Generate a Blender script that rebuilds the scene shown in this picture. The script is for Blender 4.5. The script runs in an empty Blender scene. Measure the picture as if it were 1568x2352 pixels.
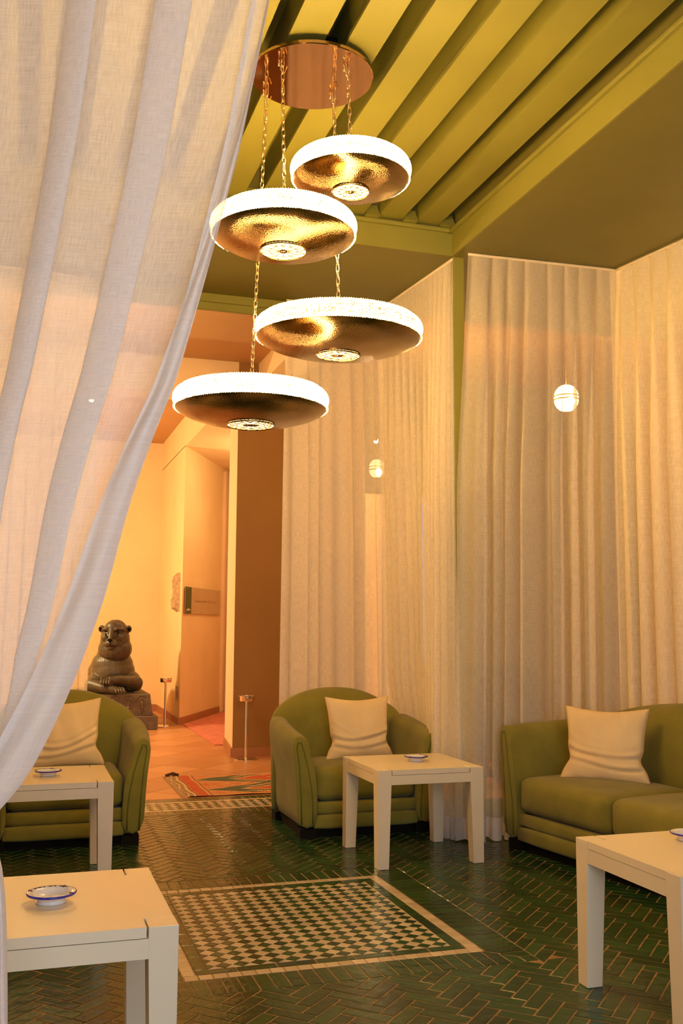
import bpy, bmesh, math, random
from math import sin, cos, pi, sqrt, atan2, hypot, exp
from mathutils import Vector, Matrix
SC = bpy.context.scene
COL = SC.collection
RND = random.Random(7)

# ------------------------------------------------------------------ camera
cam_d = bpy.data.cameras.new('camera'); cam = bpy.data.objects.new('camera', cam_d)
COL.objects.link(cam); SC.camera = cam
right = Vector((0.95216093, -0.30553677, 0.00606935))
up = Vector((-0.04033097, -0.10594913, 0.99355332))
fwd = Vector((0.30292403, 0.94626744, 0.11320321))
m = Matrix((right, up, -fwd)).transposed().to_4x4(); m.translation = Vector((0, 0, 1.25))
cam.matrix_world = m
cam_d.sensor_fit = 'VERTICAL'; cam_d.sensor_height = 24.0
cam_d.lens = 24.0 * 2289.468 / 2352.0
cam_d.clip_start = 0.05; cam_d.clip_end = 100

# ------------------------------------------------------------------ view
SC.view_settings.view_transform = 'Standard'; SC.view_settings.look = 'None'
SC.view_settings.gamma = 1.0; SC.view_settings.use_curve_mapping = False
SC.view_settings.exposure = 1.0
try:
    SC.cycles.transparent_max_bounces = 16; SC.cycles.sample_clamp_indirect = 6.0
except Exception: pass

# ------------------------------------------------------------------ world
W = bpy.data.worlds.new('world'); SC.world = W; W.use_nodes = True
bg = W.node_tree.nodes['Background']; bg.inputs[0].default_value = (0.62, 0.74, 1.0, 1); bg.inputs[1].default_value = 0.3

WARM = (1.0, 0.58, 0.16); HALLC = (1.0, 0.74, 0.34)

def light(kind, name, loc, power, color, size=0.1, rot=None, **k):
    d = bpy.data.lights.new(name, kind); d.energy = power; d.color = color
    if kind == 'AREA':
        d.shape = 'RECTANGLE'; d.size = size; d.size_y = k.get('size_y', size)
    else: d.shadow_soft_size = size
    if kind == 'SPOT': d.spot_size = k.get('angle', 1.2); d.spot_blend = .6
    o = bpy.data.objects.new(name, d); o.location = loc
    if rot: o.rotation_euler = rot
    COL.objects.link(o); return o
# daylight entering through the window behind the photographer
light('AREA', 'window_daylight', (0.6, -1.35, 1.7), 46, (0.70, 0.83, 1.0), 2.6, (pi/2, 0, 0), size_y=2.4)
# warm ceiling lights of the hall and the passage
light('POINT', 'hall_light', (-1.0, 12.0, 2.3), 185, HALLC, .10)
light('POINT', 'hall_light_front', (0.2, 8.0, 3.0), 32, HALLC, .12)
light('POINT', 'passage_light', (3.1, 12.3, 3.1), 20, HALLC, .12)
light('POINT', 'gallery_backlight', (4.9, 5.6, 3.0), 42, WARM, .15)  # unseen lights added in the gallery to backlight the curtains, three in all
light('POINT', 'gallery_backlight_rear', (3.6, 8.2, 3.1), 15, WARM, .15)
light('POINT', 'gallery_backlight_near', (5.2, 2.4, 3.0), 16, WARM, .15)

# ------------------------------------------------------------------ materials
def nt(name):
    mt = bpy.data.materials.new(name); mt.use_nodes = True
    return mt, mt.node_tree.nodes, mt.node_tree.links, mt.node_tree.nodes['Principled BSDF']
def tex(N, L, kind='ShaderNodeTexNoise', scale=5.0, vec=None, stretch=None, coord='Object', **k):
    t = N.new(kind)
    if 'Scale' in t.inputs: t.inputs['Scale'].default_value = scale
    for a, b in k.items():
        if a in t.inputs: t.inputs[a].default_value = b
    tc = N.new('ShaderNodeTexCoord'); mp = N.new('ShaderNodeMapping')
    if stretch: mp.inputs['Scale'].default_value = stretch
    L.new(tc.outputs[coord], mp.inputs[0]); L.new(mp.outputs[0], t.inputs['Vector'])
    return t
def bump(N, L, P, src, strength=.3, dist=.002):
    b = N.new('ShaderNodeBump'); b.inputs['Strength'].default_value = strength; b.inputs['Distance'].default_value = dist
    L.new(src, b.inputs['Height']); L.new(b.outputs[0], P.inputs['Normal'])
def paint(name, col, rough=.6, var=.12, nscale=3.0, bscale=60, bstr=.15, bdist=.002, metal=0.0, spec=.5, coord='Object', stretch=None):
    mt, N, L, P = nt(name)
    t = tex(N, L, scale=nscale, Detail=5, coord=coord)
    r = N.new('ShaderNodeMapRange'); r.inputs[1].default_value = .3; r.inputs[2].default_value = .7
    L.new(t.outputs[0], r.inputs[0])
    mx = N.new('ShaderNodeMix'); mx.data_type = 'RGBA'
    mx.inputs[6].default_value = tuple(c*(1-var) for c in col)+(1,); mx.inputs[7].default_value = tuple(min(1, c*(1+var)) for c in col)+(1,)
    L.new(r.outputs[0], mx.inputs[0]); L.new(mx.outputs[2], P.inputs['Base Color'])
    P.inputs['Roughness'].default_value = rough; P.inputs['Metallic'].default_value = metal
    P.inputs['Specular IOR Level'].default_value = spec
    if bstr:
        t2 = tex(N, L, scale=bscale, Detail=3, coord=coord, stretch=stretch); bump(N, L, P, t2.outputs[0], bstr, bdist)
    return mt
def sheer(name, col, a_lo, a_hi, fine=260, through=.48):
    mt, N, L, P = nt(name); N.remove(P); out = [n for n in N if n.type == 'OUTPUT_MATERIAL'][0]
    w1 = tex(N, L, scale=fine, stretch=(1, .05, 1), coord='UV', Detail=2)
    w2 = tex(N, L, scale=fine, stretch=(.05, 1, 1), coord='UV', Detail=2)
    ad = N.new('ShaderNodeMath'); ad.operation = 'ADD'; L.new(w1.outputs[0], ad.inputs[0]); L.new(w2.outputs[0], ad.inputs[1])
    r = N.new('ShaderNodeMapRange'); r.inputs[1].default_value = .75; r.inputs[2].default_value = 1.25
    r.inputs[3].default_value = a_lo; r.inputs[4].default_value = a_hi; L.new(ad.outputs[0], r.inputs[0])
    tr = N.new('ShaderNodeBsdfTransparent'); df = N.new('ShaderNodeBsdfDiffuse'); tl = N.new('ShaderNodeBsdfTranslucent')
    for n in (df, tl): n.inputs['Color'].default_value = col+(1,)
    m1 = N.new('ShaderNodeMixShader'); m1.inputs[0].default_value = through
    L.new(df.outputs[0], m1.inputs[1]); L.new(tl.outputs[0], m1.inputs[2])
    m2 = N.new('ShaderNodeMixShader'); L.new(r.outputs[0], m2.inputs[0]); L.new(tr.outputs[0], m2.inputs[1]); L.new(m1.outputs[0], m2.inputs[2])
    L.new(m2.outputs[0], out.inputs[0]); return mt
def emit(name, col, strength, cells=0, lo=.35, coord='Object', e0=.25, e1=.62):
    mt, N, L, P = nt(name)
    P.inputs['Base Color'].default_value = (.5, .35, .2, 1); P.inputs['Roughness'].default_value = .25
    P.inputs['Emission Color'].default_value = col+(1,)
    if cells:
        v = tex(N, L, 'ShaderNodeTexVoronoi', scale=cells, coord=coord)
        r = N.new('ShaderNodeMapRange'); r.inputs[1].default_value = e0; r.inputs[2].default_value = e1
        r.inputs[3].default_value = strength; r.inputs[4].default_value = strength*lo
        L.new(v.outputs['Distance'], r.inputs[0]); L.new(r.outputs[0], P.inputs['Emission Strength'])
        bump(N, L, P, v.outputs['Distance'], .8, .004)
    else: P.inputs['Emission Strength'].default_value = strength
    return mt
def tile_mat(name, lo, hi, rough, bstr):
    mt, N, L, P = nt(name)
    a = N.new('ShaderNodeAttribute'); a.attribute_name = 'tone'
    t = tex(N, L, scale=28, Detail=4)
    ad = N.new('ShaderNodeMath'); ad.operation = 'MULTIPLY_ADD'; ad.inputs[1].default_value = .5; L.new(t.outputs[0], ad.inputs[0]); L.new(a.outputs['Fac'], ad.inputs[2])
    r = N.new('ShaderNodeMapRange'); r.inputs[1].default_value = .1; r.inputs[2].default_value = 1.3; L.new(ad.outputs[0], r.inputs[0])
    mx = N.new('ShaderNodeMix'); mx.data_type = 'RGBA'; mx.inputs[6].default_value = lo+(1,); mx.inputs[7].default_value = hi+(1,)
    L.new(r.outputs[0], mx.inputs[0]); L.new(mx.outputs[2], P.inputs['Base Color'])
    P.inputs['Roughness'].default_value = rough; P.inputs['Specular IOR Level'].default_value = .27
    t2 = tex(N, L, scale=16, Detail=3); bump(N, L, P, t2.outputs[0], bstr, .006)
    return mt

M = {}
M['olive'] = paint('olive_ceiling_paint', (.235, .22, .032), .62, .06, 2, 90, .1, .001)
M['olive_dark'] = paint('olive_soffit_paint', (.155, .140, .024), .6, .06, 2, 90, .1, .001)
M['hall'] = paint('apricot_wall_plaster', (.84, .62, .36), .8, .05, 1.5, 50, .2, .002)
M['hall_ceiling'] = paint('terracotta_ceiling_plaster', (.50, .27, .11), .8, .05, 1.5, 50, .2, .002)
M['gallery_green'] = paint('dull_green_plaster', (.20, .19, .09), .85, .1, 1.5, 50, .15, .002)
M['jamb'] = paint('pale_peach_plaster', (.85, .62, .42), .75, .03, 1.5, 50, .15, .002)
M['brown'] = paint('shaded_tan_column_plaster', (.30, .15, .042), .85, .05, 2, 60, .2, .002)  # brown plaster, darkened so the colour holds the shade on the pier's front
M['skirting'] = paint('terracotta_skirting', (.40, .17, .08), .45, .1)
M['grout'] = paint('sandy_cement_grout', (.28, .155, .058), .9, .3, 20, 150, .4, .003)
M['zellige'] = tile_mat('green_glazed_zellige', (.009, .028, .010), (.022, .070, .018), .20, .55)
M['zellige_cream'] = tile_mat('cream_glazed_zellige', (.46, .36, .22), (.62, .50, .33), .25, .3)
M['terracotta'] = tile_mat('terracotta_floor_tile', (.47, .21, .095), (.62, .30, .145), .35, .12)
M['carpet'] = paint('rose_carpet', (.62, .20, .15), .95, .15, 8, 300, .6, .003)
M['green_fabric'] = paint('olive_green_wool', (.235, .20, .030), .9, .14, 6, 420, .45, .0015, spec=.2)
M['piping'] = paint('olive_green_piping', (.125, .12, .02), .85, .1, 6, 400, .2, .001, spec=.2)
M['green_fabric'].node_tree.nodes['Principled BSDF'].inputs['Sheen Weight'].default_value = .12
M['pillow'] = paint('cream_linen', (.86, .63, .32), .9, .05, 8, 500, .35, .001, spec=.2)
M['plinth'] = paint('black_wood', (.010, .008, .006), .8, .1, spec=.08)
M['cream'] = paint('cream_lacquer', (.82, .69, .47), .30, .02, 3, 120, .04, .0006)
M['ceramic'] = paint('white_glazed_ceramic', (.82, .76, .70), .12, .05, 30, 60, .08, .001)
M['blue'] = paint('cobalt_glaze', (.035, .03, .33), .12, .3, 40, 60, .05, .001)
M['ink'] = paint('dark_brown_ink', (.05, .02, .02), .3, .2, 60, 0, 0)
M['copper'] = paint('polished_copper', (.62, .40, .26), .06, .03, 4, 5, .05, .004, metal=1)
M['chrome'] = paint('chrome', (.85, .83, .80), .12, .02, 4, 0, 0, metal=1)
M['brass'] = paint('brass_chain', (.95, .72, .36), .22, .1, 30, 0, 0, metal=1)
mt, N, L, P = nt('hammered_brass'); M['hammered'] = mt
P.inputs['Base Color'].default_value = (.34, .24, .12, 1); P.inputs['Metallic'].default_value = 1; P.inputs['Roughness'].default_value = .16
v = tex(N, L, 'ShaderNodeTexVoronoi', scale=190); t = tex(N, L, scale=5, Detail=1)
ma = N.new('ShaderNodeMath'); ma.operation = 'MULTIPLY_ADD'; ma.inputs[1].default_value = .06; L.new(v.outputs['Distance'], ma.inputs[0]); L.new(t.outputs[0], ma.inputs[2])
bump(N, L, P, ma.outputs[0], .30, .03)
M['stone'] = paint('dark_grey_carved_stone', (.066, .052, .034), .42, .3, 14, 60, .3, .004)
M['pedestal'] = paint('grey_pedestal_stone', (.15, .12, .085), .75, .25, 20, 90, .5, .004)
mt, N, L, P = nt('ribbed_statue_stone'); M['lion'] = mt
w = tex(N, L, 'ShaderNodeTexWave', scale=16, Distortion=.6); w.bands_direction = 'X'
t = tex(N, L, scale=12, Detail=5)
cr = N.new('ShaderNodeMix'); cr.data_type = 'RGBA'; cr.inputs[6].default_value = (.045, .037, .026, 1); cr.inputs[7].default_value = (.12, .095, .06, 1)
L.new(t.outputs[0], cr.inputs[0]); L.new(cr.outputs[2], P.inputs['Base Color']); P.inputs['Roughness'].default_value = .38
bump(N, L, P, w.outputs[0], .25, .006)
M['relief'] = paint('weathered_relief_stone', (.46, .30, .18), .9, .25, 25, 70, .6, .01)
M['sheer_front'] = sheer('white_sheer_linen', (.90, .87, .83), .60, .78, 520)
M['sheer_hem'] = sheer('white_sheer_linen_hem', (.88, .86, .84), .86, .97, 240)
M['sheer_back'] = sheer('cream_sheer_voile', (.93, .85, .69), .56, .74, 420, .36)
M['sheer_thin'] = sheer('thin_sheer_voile', (.95, .87, .70), .48, .64, 420, .34)
M['rim_hot'] = emit('glowing_crystal_beads', (1, .60, .20), 58., 190, .010, e0=.44, e1=.66)
M['rim_soft'] = emit('glowing_crystal_beads_dimmer', (1, .58, .19), 34.0, 165, .010, e0=.32, e1=.60)
M['grille_glow'] = emit('glowing_diffuser', (1, .64, .27), 9.0)
M['bulb'] = emit('lit_bulb', (1, .75, .42), 60.0)
M['lantern_glass'] = emit('lit_lantern_glass', (1, .72, .32), 3.2)
M['lantern_glass_dim'] = emit('lit_lantern_glass_dim', (1, .70, .32), 1.1)
M['lattice'] = paint('dark_olive_lattice', (.06, .07, .02), .6, .2)
M['white_frame'] = paint('pale_metal_frame', (.75, .75, .70), .35, .03)
mt, N, L, P = nt('clear_glass'); M['glass'] = mt
P.inputs['Base Color'].default_value = (.9, .95, .92, 1); P.inputs['Roughness'].default_value = .03; P.inputs['Transmission Weight'].default_value = 1; P.inputs['IOR'].default_value = 1.05
M['sign_plate'] = paint('frosted_sign_plate', (.52, .36, .22), .25, .04, 3, 0, 0)
M['sign_green'] = paint('dark_green_vinyl', (.05, .08, .02), .4, .1, 3, 0, 0)
M['sign_ink'] = paint('grey_brown_lettering', (.30, .20, .11), .5, .05, 3, 0, 0)
M['white_ink'] = paint('pale_lettering', (.75, .62, .45), .5, .05, 3, 0, 0)
for n_, c_ in dict(rug_red=(.50, .11, .05), rug_orange=(.55, .22, .09), rug_teal=(.12, .12, .075), rug_cream=(.62, .40, .20), rug_dark=(.10, .05, .025)).items():
    M[n_] = paint(n_+'_wool', c_, .95, .2, 60, 400, .6, .002, spec=.1)

# ------------------------------------------------------------------ helpers
class MB:
    def __init__(s): s.v = []; s.f = []; s.mi = []; s.tone = []; s.uv = None
    def add(s, vs, fs, mi=0, tone=0.0):
        b = len(s.v); s.v += [tuple(p) for p in vs]; s.tone += [tone]*len(vs)
        for f in fs: s.f.append(tuple(b+i for i in f)); s.mi.append(mi)
    def box(s, x0, y0, z0, x1, y1, z1, mi=0, tone=0.0):
        s.add([(x0,y0,z0),(x1,y0,z0),(x1,y1,z0),(x0,y1,z0),(x0,y0,z1),(x1,y0,z1),(x1,y1,z1),(x0,y1,z1)],
              [(3,2,1,0),(4,5,6,7),(0,1,5,4),(1,2,6,5),(2,3,7,6),(3,0,4,7)], mi, tone)
    def hexa(s, b, t, mi=0):   # bottom 4 pts, top 4 pts
        s.add(list(b)+list(t), [(3,2,1,0),(4,5,6,7),(0,1,5,4),(1,2,6,5),(2,3,7,6),(3,0,4,7)], mi)
    def loft(s, secs, cap=True, closed=False, mi=0):
        n = len(secs[0]); b = len(s.v); k = len(secs)
        vs = [p for q in secs for p in q]; fs = []
        for i in range(k if closed else k-1):
            for j in range(n):
                i2 = (i+1) % k; fs.append((i*n+j, i*n+(j+1) % n, i2*n+(j+1) % n, i2*n+j))
        if cap and not closed:
            fs.append(tuple(range(n-1, -1, -1))); fs.append(tuple((k-1)*n+j for j in range(n)))
        s.add(vs, fs, mi)
    def lathe(s, prof, c=(0,0,0), n=48, mi=0, cap=False):
        b = []
        for r, z in prof: b.append([(c[0]+r*cos(2*pi*j/n), c[1]+r*sin(2*pi*j/n), c[2]+z) for j in range(n)])
        s.loft(b, cap=cap, mi=mi)
    def tube(s, pts, r, n=8, mi=0, closed=False):
        pts = [Vector(p) for p in pts]; secs = []
        k = len(pts); prev = None
        for i, p in enumerate(pts):
            a = pts[(i-1) % k] if (closed or i > 0) else p; c = pts[(i+1) % k] if (closed or i < k-1) else p
            d = (c-a); d = d.normalized() if d.length > 1e-9 else Vector((0,0,1))
            ref = prev if prev is not None else (Vector((0,0,1)) if abs(d.z) < .9 else Vector((1,0,0)))
            u_ = ref - d*ref.dot(d)
            if u_.length < 1e-6: u_ = d.orthogonal()
            u_.normalize(); w_ = d.cross(u_); prev = u_
            rr = r[i] if isinstance(r, (list, tuple)) else r
            secs.append([p+u_*(rr*cos(2*pi*j/n))+w_*(rr*sin(2*pi*j/n)) for j in range(n)])
        s.loft(secs, cap=not closed, closed=closed, mi=mi)
    def xform(s, mat):
        s.v = [tuple(mat @ Vector(p)) for p in s.v]; return s
    def mesh(s, name, mats, smooth=True):
        me = bpy.data.meshes.new(name); me.from_pydata(s.v, [], s.f); me.update()
        if not isinstance(mats, (list, tuple)): mats = [mats]
        for q in mats: me.materials.append(q)
        me.polygons.foreach_set('material_index', s.mi)
        me.polygons.foreach_set('use_smooth', [smooth]*len(s.f))
        if any(s.tone):
            a = me.attributes.new('tone', 'FLOAT', 'POINT'); a.data.foreach_set('value', s.tone)
        if s.uv:
            ul = me.uv_layers.new(name='uv')
            for lp in me.loops: ul.data[lp.index].uv = s.uv[lp.vertex_index]
        return me
    def build(s, name, mats, parent=None, smooth=True, bevel=0, autos=None, subsurf=0):
        o = bpy.data.objects.new(name, s.mesh(name, mats, smooth)); COL.objects.link(o)
        if parent: o.parent = parent
        if bevel:
            md = o.modifiers.new('bevel', 'BEVEL'); md.width = bevel; md.segments = 2; md.limit_method = 'ANGLE'; md.angle_limit = .6
        if subsurf:
            md = o.modifiers.new('subdivision', 'SUBSURF'); md.levels = subsurf; md.render_levels = subsurf
        if autos and smooth: o.data.set_sharp_from_angle(angle=autos)
        return o
def empty(name, loc=(0,0,0), rz=0):
    o = bpy.data.objects.new(name, None); o.location = loc; o.rotation_euler = (0,0,rz); COL.objects.link(o); o.empty_display_size = .1; return o
def tag(o, label, cat, group=None, kind=None):
    o['label'] = label; o['category'] = cat
    if group: o['group'] = group
    if kind: o['kind'] = kind
    return o
def struct(o, label=None, cat='structure'):
    o['kind'] = 'structure'
    if label: o['label'] = label
    o['category'] = cat; return o
def copy_tree(o, parent=None):
    c = o.copy(); COL.objects.link(c); c.parent = parent
    for ch in list(o.children): copy_tree(ch, c)
    return c
def rbox(mb, c, s, r, n=8, crown=0.0, mi=0, front=0.0):
    """rounded cushion-like box, centre c, size s"""
    base = len(mb.v); idx = {}; vs = []; fs = []
    def P(i, j, k):
        key = (i, j, k)
        if key in idx: return idx[key]
        q = Vector(((i/n-.5)*s[0], (j/n-.5)*s[1], (k/n-.5)*s[2]))
        # denser near the edges
        q = Vector([math.copysign((abs(2*a/b))**.75*b/2, a) if b else 0 for a, b in zip(q, s)])
        inner = Vector([max(-b/2+r, min(b/2-r, a)) for a, b in zip(q, s)])
        d = q-inner
        if d.length > 1e-9: q = inner + d.normalized()*r
        u_, v_, w_ = 2*q.x/s[0], 2*q.y/s[1], 2*q.z/s[2]
        if q.z > 0: q.z += crown*(1-u_*u_)*(1-v_*v_)
        if q.y < 0: q.y -= front*(1-u_*u_)*(1-w_*w_)
        idx[key] = len(vs); vs.append((q.x+c[0], q.y+c[1], q.z+c[2])); return idx[key]
    for a in range(n):
        for b in range(n):
            fs.append((P(a,b,0), P(a,b+1,0), P(a+1,b+1,0), P(a+1,b,0)))
            fs.append((P(a,b,n), P(a+1,b,n), P(a+1,b+1,n), P(a,b+1,n)))
            fs.append((P(a,0,b), P(a+1,0,b), P(a+1,0,b+1), P(a,0,b+1)))
            fs.append((P(a,n,b), P(a,n,b+1), P(a+1,n,b+1), P(a+1,n,b)))
            fs.append((P(0,a,b), P(0,a,b+1), P(0,a+1,b+1), P(0,a+1,b)))
            fs.append((P(n,a,b), P(n,a+1,b), P(n,a+1,b+1), P(n,a,b+1)))
    mb.add(vs, fs, mi)

# ================================================================== SETTING
HS = 3.56     # soffit height
# ---------------------------------------------------------------- floor
b = MB(); b.box(-3.4, -2.6, -.12, 6.6, 7.40, -.0014)
floor = struct(b.build('floor', M['grout'], smooth=False), 'green glazed zellige floor of the lounge laid in herringbone with a chequered panel', 'floor')
def poly_tile(mb, poly, top=0.0, inset=.0022, depth=.006, mi=0, tone=.5, tilt=(0, 0)):
    n = len(poly); cx = sum(p[0] for p in poly)/n; cy = sum(p[1] for p in poly)/n
    def z(x, y): return top + tilt[0]*(x-cx) + tilt[1]*(y-cy)
    lo = [(x, y, -depth) for x, y in poly]; mid = [(x, y, z(x, y)-.0018) for x, y in poly]; up_ = []
    for x, y in poly:
        d = hypot(x-cx, y-cy) or 1; k = max(0, 1-inset/d*1.3); X_, Y_ = cx+(x-cx)*k, cy+(y-cy)*k; up_.append((X_, Y_, z(X_, Y_)))
    b0 = len(mb.v)
    mb.add(lo+mid+up_, [tuple(2*n+i for i in range(n))]+[(i, (i+1) % n, n+(i+1) % n, n+i) for i in range(n)]+[(n+i, n+(i+1) % n, 2*n+(i+1) % n, 2*n+i) for i in range(n)], mi, tone)
def clip(poly, nx, ny, c):     # keep nx*x+ny*y >= c
    out = []
    for i in range(len(poly)):
        p, q = poly[i], poly[(i+1) % len(poly)]; dp = nx*p[0]+ny*p[1]-c; dq = nx*q[0]+ny*q[1]-c
        if dp >= 0: out.append(p)
        if (dp >= 0) != (dq >= 0):
            t_ = dp/(dp-dq); out.append((p[0]+(q[0]-p[0])*t_, p[1]+(q[1]-p[1])*t_))
    return out
def area(p): return abs(sum(p[i][0]*p[(i+1) % len(p)][1]-p[(i+1) % len(p)][0]*p[i][1] for i in range(len(p))))/2 if len(p) > 2 else 0
ri, up3, fw = right, up, fwd
def seen(x, y, z=0.0):         # planning only: how large a piece shows in the photograph
    v = Vector((x, y, z-1.25)); w_ = v.dot(fw)
    if w_ < .3: return None
    px = 784+2289*v.dot(ri)/w_; py = 1176-2289*v.dot(up3)/w_
    if not (-40 < px < 1600 and 0 < py < 2400): return None
    return w_
def lay(tiles, name, mat, limit, parent, label=None):
    """tiles: list of (poly, tone, tilt). The nearest visible ones become parts, the rest one stuff part"""
    ranked = []
    for i, (poly, tone, tilt) in enumerate(tiles):
        cx = sum(p[0] for p in poly)/len(poly); cy = sum(p[1] for p in poly)/len(poly); w_ = seen(cx, cy)
        hid = (cx < .40 and 2.6 < cy*1.0 < 2.7)
        ranked.append((w_ if w_ else 99, i, cx, cy))
    ranked.sort(); own = set(r[1] for r in ranked[:limit] if r[0] < 90)
    rest = MB(); cache = {}
    for i, (poly, tone, tilt) in enumerate(tiles):
        if i in own:
            cx = sum(p[0] for p in poly)/len(poly); cy = sum(p[1] for p in poly)/len(poly)
            key = tuple((round(p[0]-cx, 4), round(p[1]-cy, 4)) for p in poly)+(int(tone*5), int(tilt[0]*200))
            if key not in cache:
                t_ = MB(); poly_tile(t_, [(p[0]-cx, p[1]-cy) for p in poly], tone=tone, tilt=tilt); cache[key] = t_.mesh(name, mat, False)
            o = bpy.data.objects.new(name, cache[key]); o.location = (cx, cy, 0); COL.objects.link(o); o.parent = parent
        else: poly_tile(rest, poly, tone=tone, tilt=tilt)
    if rest.v:
        o = rest.build(name+'_field', mat, parent, smooth=False); o['kind'] = 'stuff'
def rt(a=.005): return (RND.uniform(-a, a), RND.uniform(-a, a))
def tone(): return RND.choice((.05, .2, .35, .5, .65, .95)) if RND.random() < .9 else 1.0
# frames on the floor
PX0, PX1, PY0, PY1 = .605, 1.765, 3.67, 4.90            # outer edge of cream border
SO = .155
bands = [(PX0-SO, PX1+SO, PY0-SO, PY1+SO)]
BT, BL, G = .0505, .152, .0055                           # brick width, length, joint
herr = []
pitch = BT+G
c45 = sqrt(.5)
def h2w(u, v): return (1.2+(u-v)*c45, 3.0+(u+v)*c45)
FX0, FX1, FY0, FY1 = -1.6, 3.9, 1.9, 6.77
RR = 110
for k in range(-RR, RR):
    for m_ in range(-20, 20):
        for kind_ in (0, 1):
            if kind_ == 0: u0, v0, du, dv = (k+6*m_)*pitch, k*pitch, 3*pitch-G, BT
            else: u0, v0, du, dv = k*pitch, (k-5+6*m_)*pitch, BT, 3*pitch-G
            c_ = h2w(u0+du/2, v0+dv/2)
            if not (FX0-.1 < c_[0] < FX1+.1 and FY0-.1 < c_[1] < FY1+.1): continue
            poly = [h2w(u0, v0), h2w(u0+du, v0), h2w(u0+du, v0+dv), h2w(u0, v0+dv)]
            full = True
            x0, x1, y0, y1 = bands[0]
            d = [(x0-c_[0], (-1, 0, -x0+G*.5)), (c_[0]-x1, (1, 0, x1+G*.5)), (y0-c_[1], (0, -1, -y0+G*.5)), (c_[1]-y1, (0, 1, y1+G*.5))]
            best = max(d)
            if best[0] < .12:
                if best[0] < -.09: continue
                nx, ny, cc = best[1]; poly = clip(poly, nx, ny, cc)
            if c_[1] > FY1-.1: poly = clip(poly, 0, -1, -FY1)
            if area(poly) < .0006: continue
            herr.append((poly, tone(), RND.choice([(a_/100., b_/100.) for a_ in (-.6, 0, .55) for b_ in (-.5, .5)])))
lay(herr, 'herringbone_tile', M['zellige'], 300, floor)
# soldier course round the panel with mitred corners
sold = []
def soldier_row(x0, x1, y0, y1, outside, mitre):
    """bricks standing on an edge from (x0,y0) to (x1,y1); outside = outward normal"""
    Lg = hypot(x1-x0, y1-y0); dx, dy = (x1-x0)/Lg, (y1-y0)/Lg; nx, ny = outside; ext = SO if mitre else 0
    n_ = int((Lg+2*ext)/pitch); w_ = (Lg+2*ext)/n_
    for i in range(n_):
        a_ = -ext+i*w_+G/2; e_ = a_+w_-G
        poly = [(x0+dx*a_+nx*.004, y0+dy*a_+ny*.004), (x0+dx*e_+nx*.004, y0+dy*e_+ny*.004), (x0+dx*e_+nx*SO, y0+dy*e_+ny*SO), (x0+dx*a_+nx*SO, y0+dy*a_+ny*SO)]
        if mitre:   # keep the side of each diagonal that belongs to this row
            for (cx_, cy_, sx) in ((x0, y0, 1), (x1, y1, -1)):
                # distance along row past the corner must not exceed distance outwards
                ax, ay = dx*sx+nx, dy*sx+ny; cc = ax*cx_+ay*cy_+G*.7*0
                poly = clip(poly, ax, ay, cc+.003)
        if area(poly) > .0005:
            if (dx*ny-dy*nx) < 0: poly = poly[::-1]
            sold.append((poly, tone(), rt()))
soldier_row(PX0, PX1, PY0, PY0, (0, -1), True); soldier_row(PX0, PX1, PY1, PY1, (0, 1), True)
soldier_row(PX0, PX0, PY0, PY1, (-1, 0), True); soldier_row(PX1, PX1, PY0, PY1, (1, 0), True)
# two rows along the threshold mosaic
TX0, TX1 = -1.6, 3.0
soldier_row(TX0, TX1, 6.93, 6.93, (0, -1), False); SO2 = SO; SO = .12; soldier_row(TX0, TX1, 7.27, 7.27, (0, 1), False); SO = SO2
sold = [(p if sum((p[i][0]*p[(i+1) % len(p)][1]-p[(i+1) % len(p)][0]*p[i][1]) for i in range(len(p))) > 0 else p[::-1], t_, q_) for p, t_, q_ in sold]
lay(sold, 'border_tile', M['zellige'], 230, floor)
# cream frame and green inner frame of the panel
CW = .046; GW = .05
cream = []; strips = []
def run(x0, x1, y0, y1, length, lst):
    hor = (x1-x0) > (y1-y0); Lg = (x1-x0) if hor else (y1-y0); n_ = max(1, round(Lg/length)); w_ = Lg/n_
    for i in range(n_):
        if hor: lst.append(([(x0+i*w_+.0015, y0), (x0+(i+1)*w_-.0015, y0), (x0+(i+1)*w_-.0015, y1), (x0+i*w_+.0015, y1)], tone(), rt(.006)))
        else: lst.append(([(x0, y0+i*w_+.0015), (x1, y0+i*w_+.0015), (x1, y0+(i+1)*w_-.0015), (x0, y0+(i+1)*w_-.0015)], tone(), rt(.006)))
run(PX0, PX1, PY0, PY0+CW, .052, cream); run(PX0, PX1, PY1-CW, PY1, .052, cream)
run(PX0, PX0+CW, PY0+CW+.003, PY1-CW-.003, .052, cream); run(PX1-CW, PX1, PY0+CW+.003, PY1-CW-.003, .052, cream)
a0, a1, e0, e1 = PX0+CW+.004, PX1-CW-.004, PY0+CW+.004, PY1-CW-.004
run(a0, a1, e0, e0+GW-.004, .15, strips); run(a0, a1, e1-GW+.004, e1, .15, strips)
run(a0, a0+GW-.004, e0+GW, e1-GW, .15, strips); run(a1-GW+.004, a1, e0+GW, e1-GW, .15, strips)
run(TX0, TX1, 6.93, 6.965, .06, cream); run(TX0, TX1, 7.235, 7.27, .06, cream)
lay(cream, 'cream_border_tile', M['zellige_cream'], 130, floor); lay(strips, 'green_border_strip', M['zellige'], 60, floor)
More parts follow.
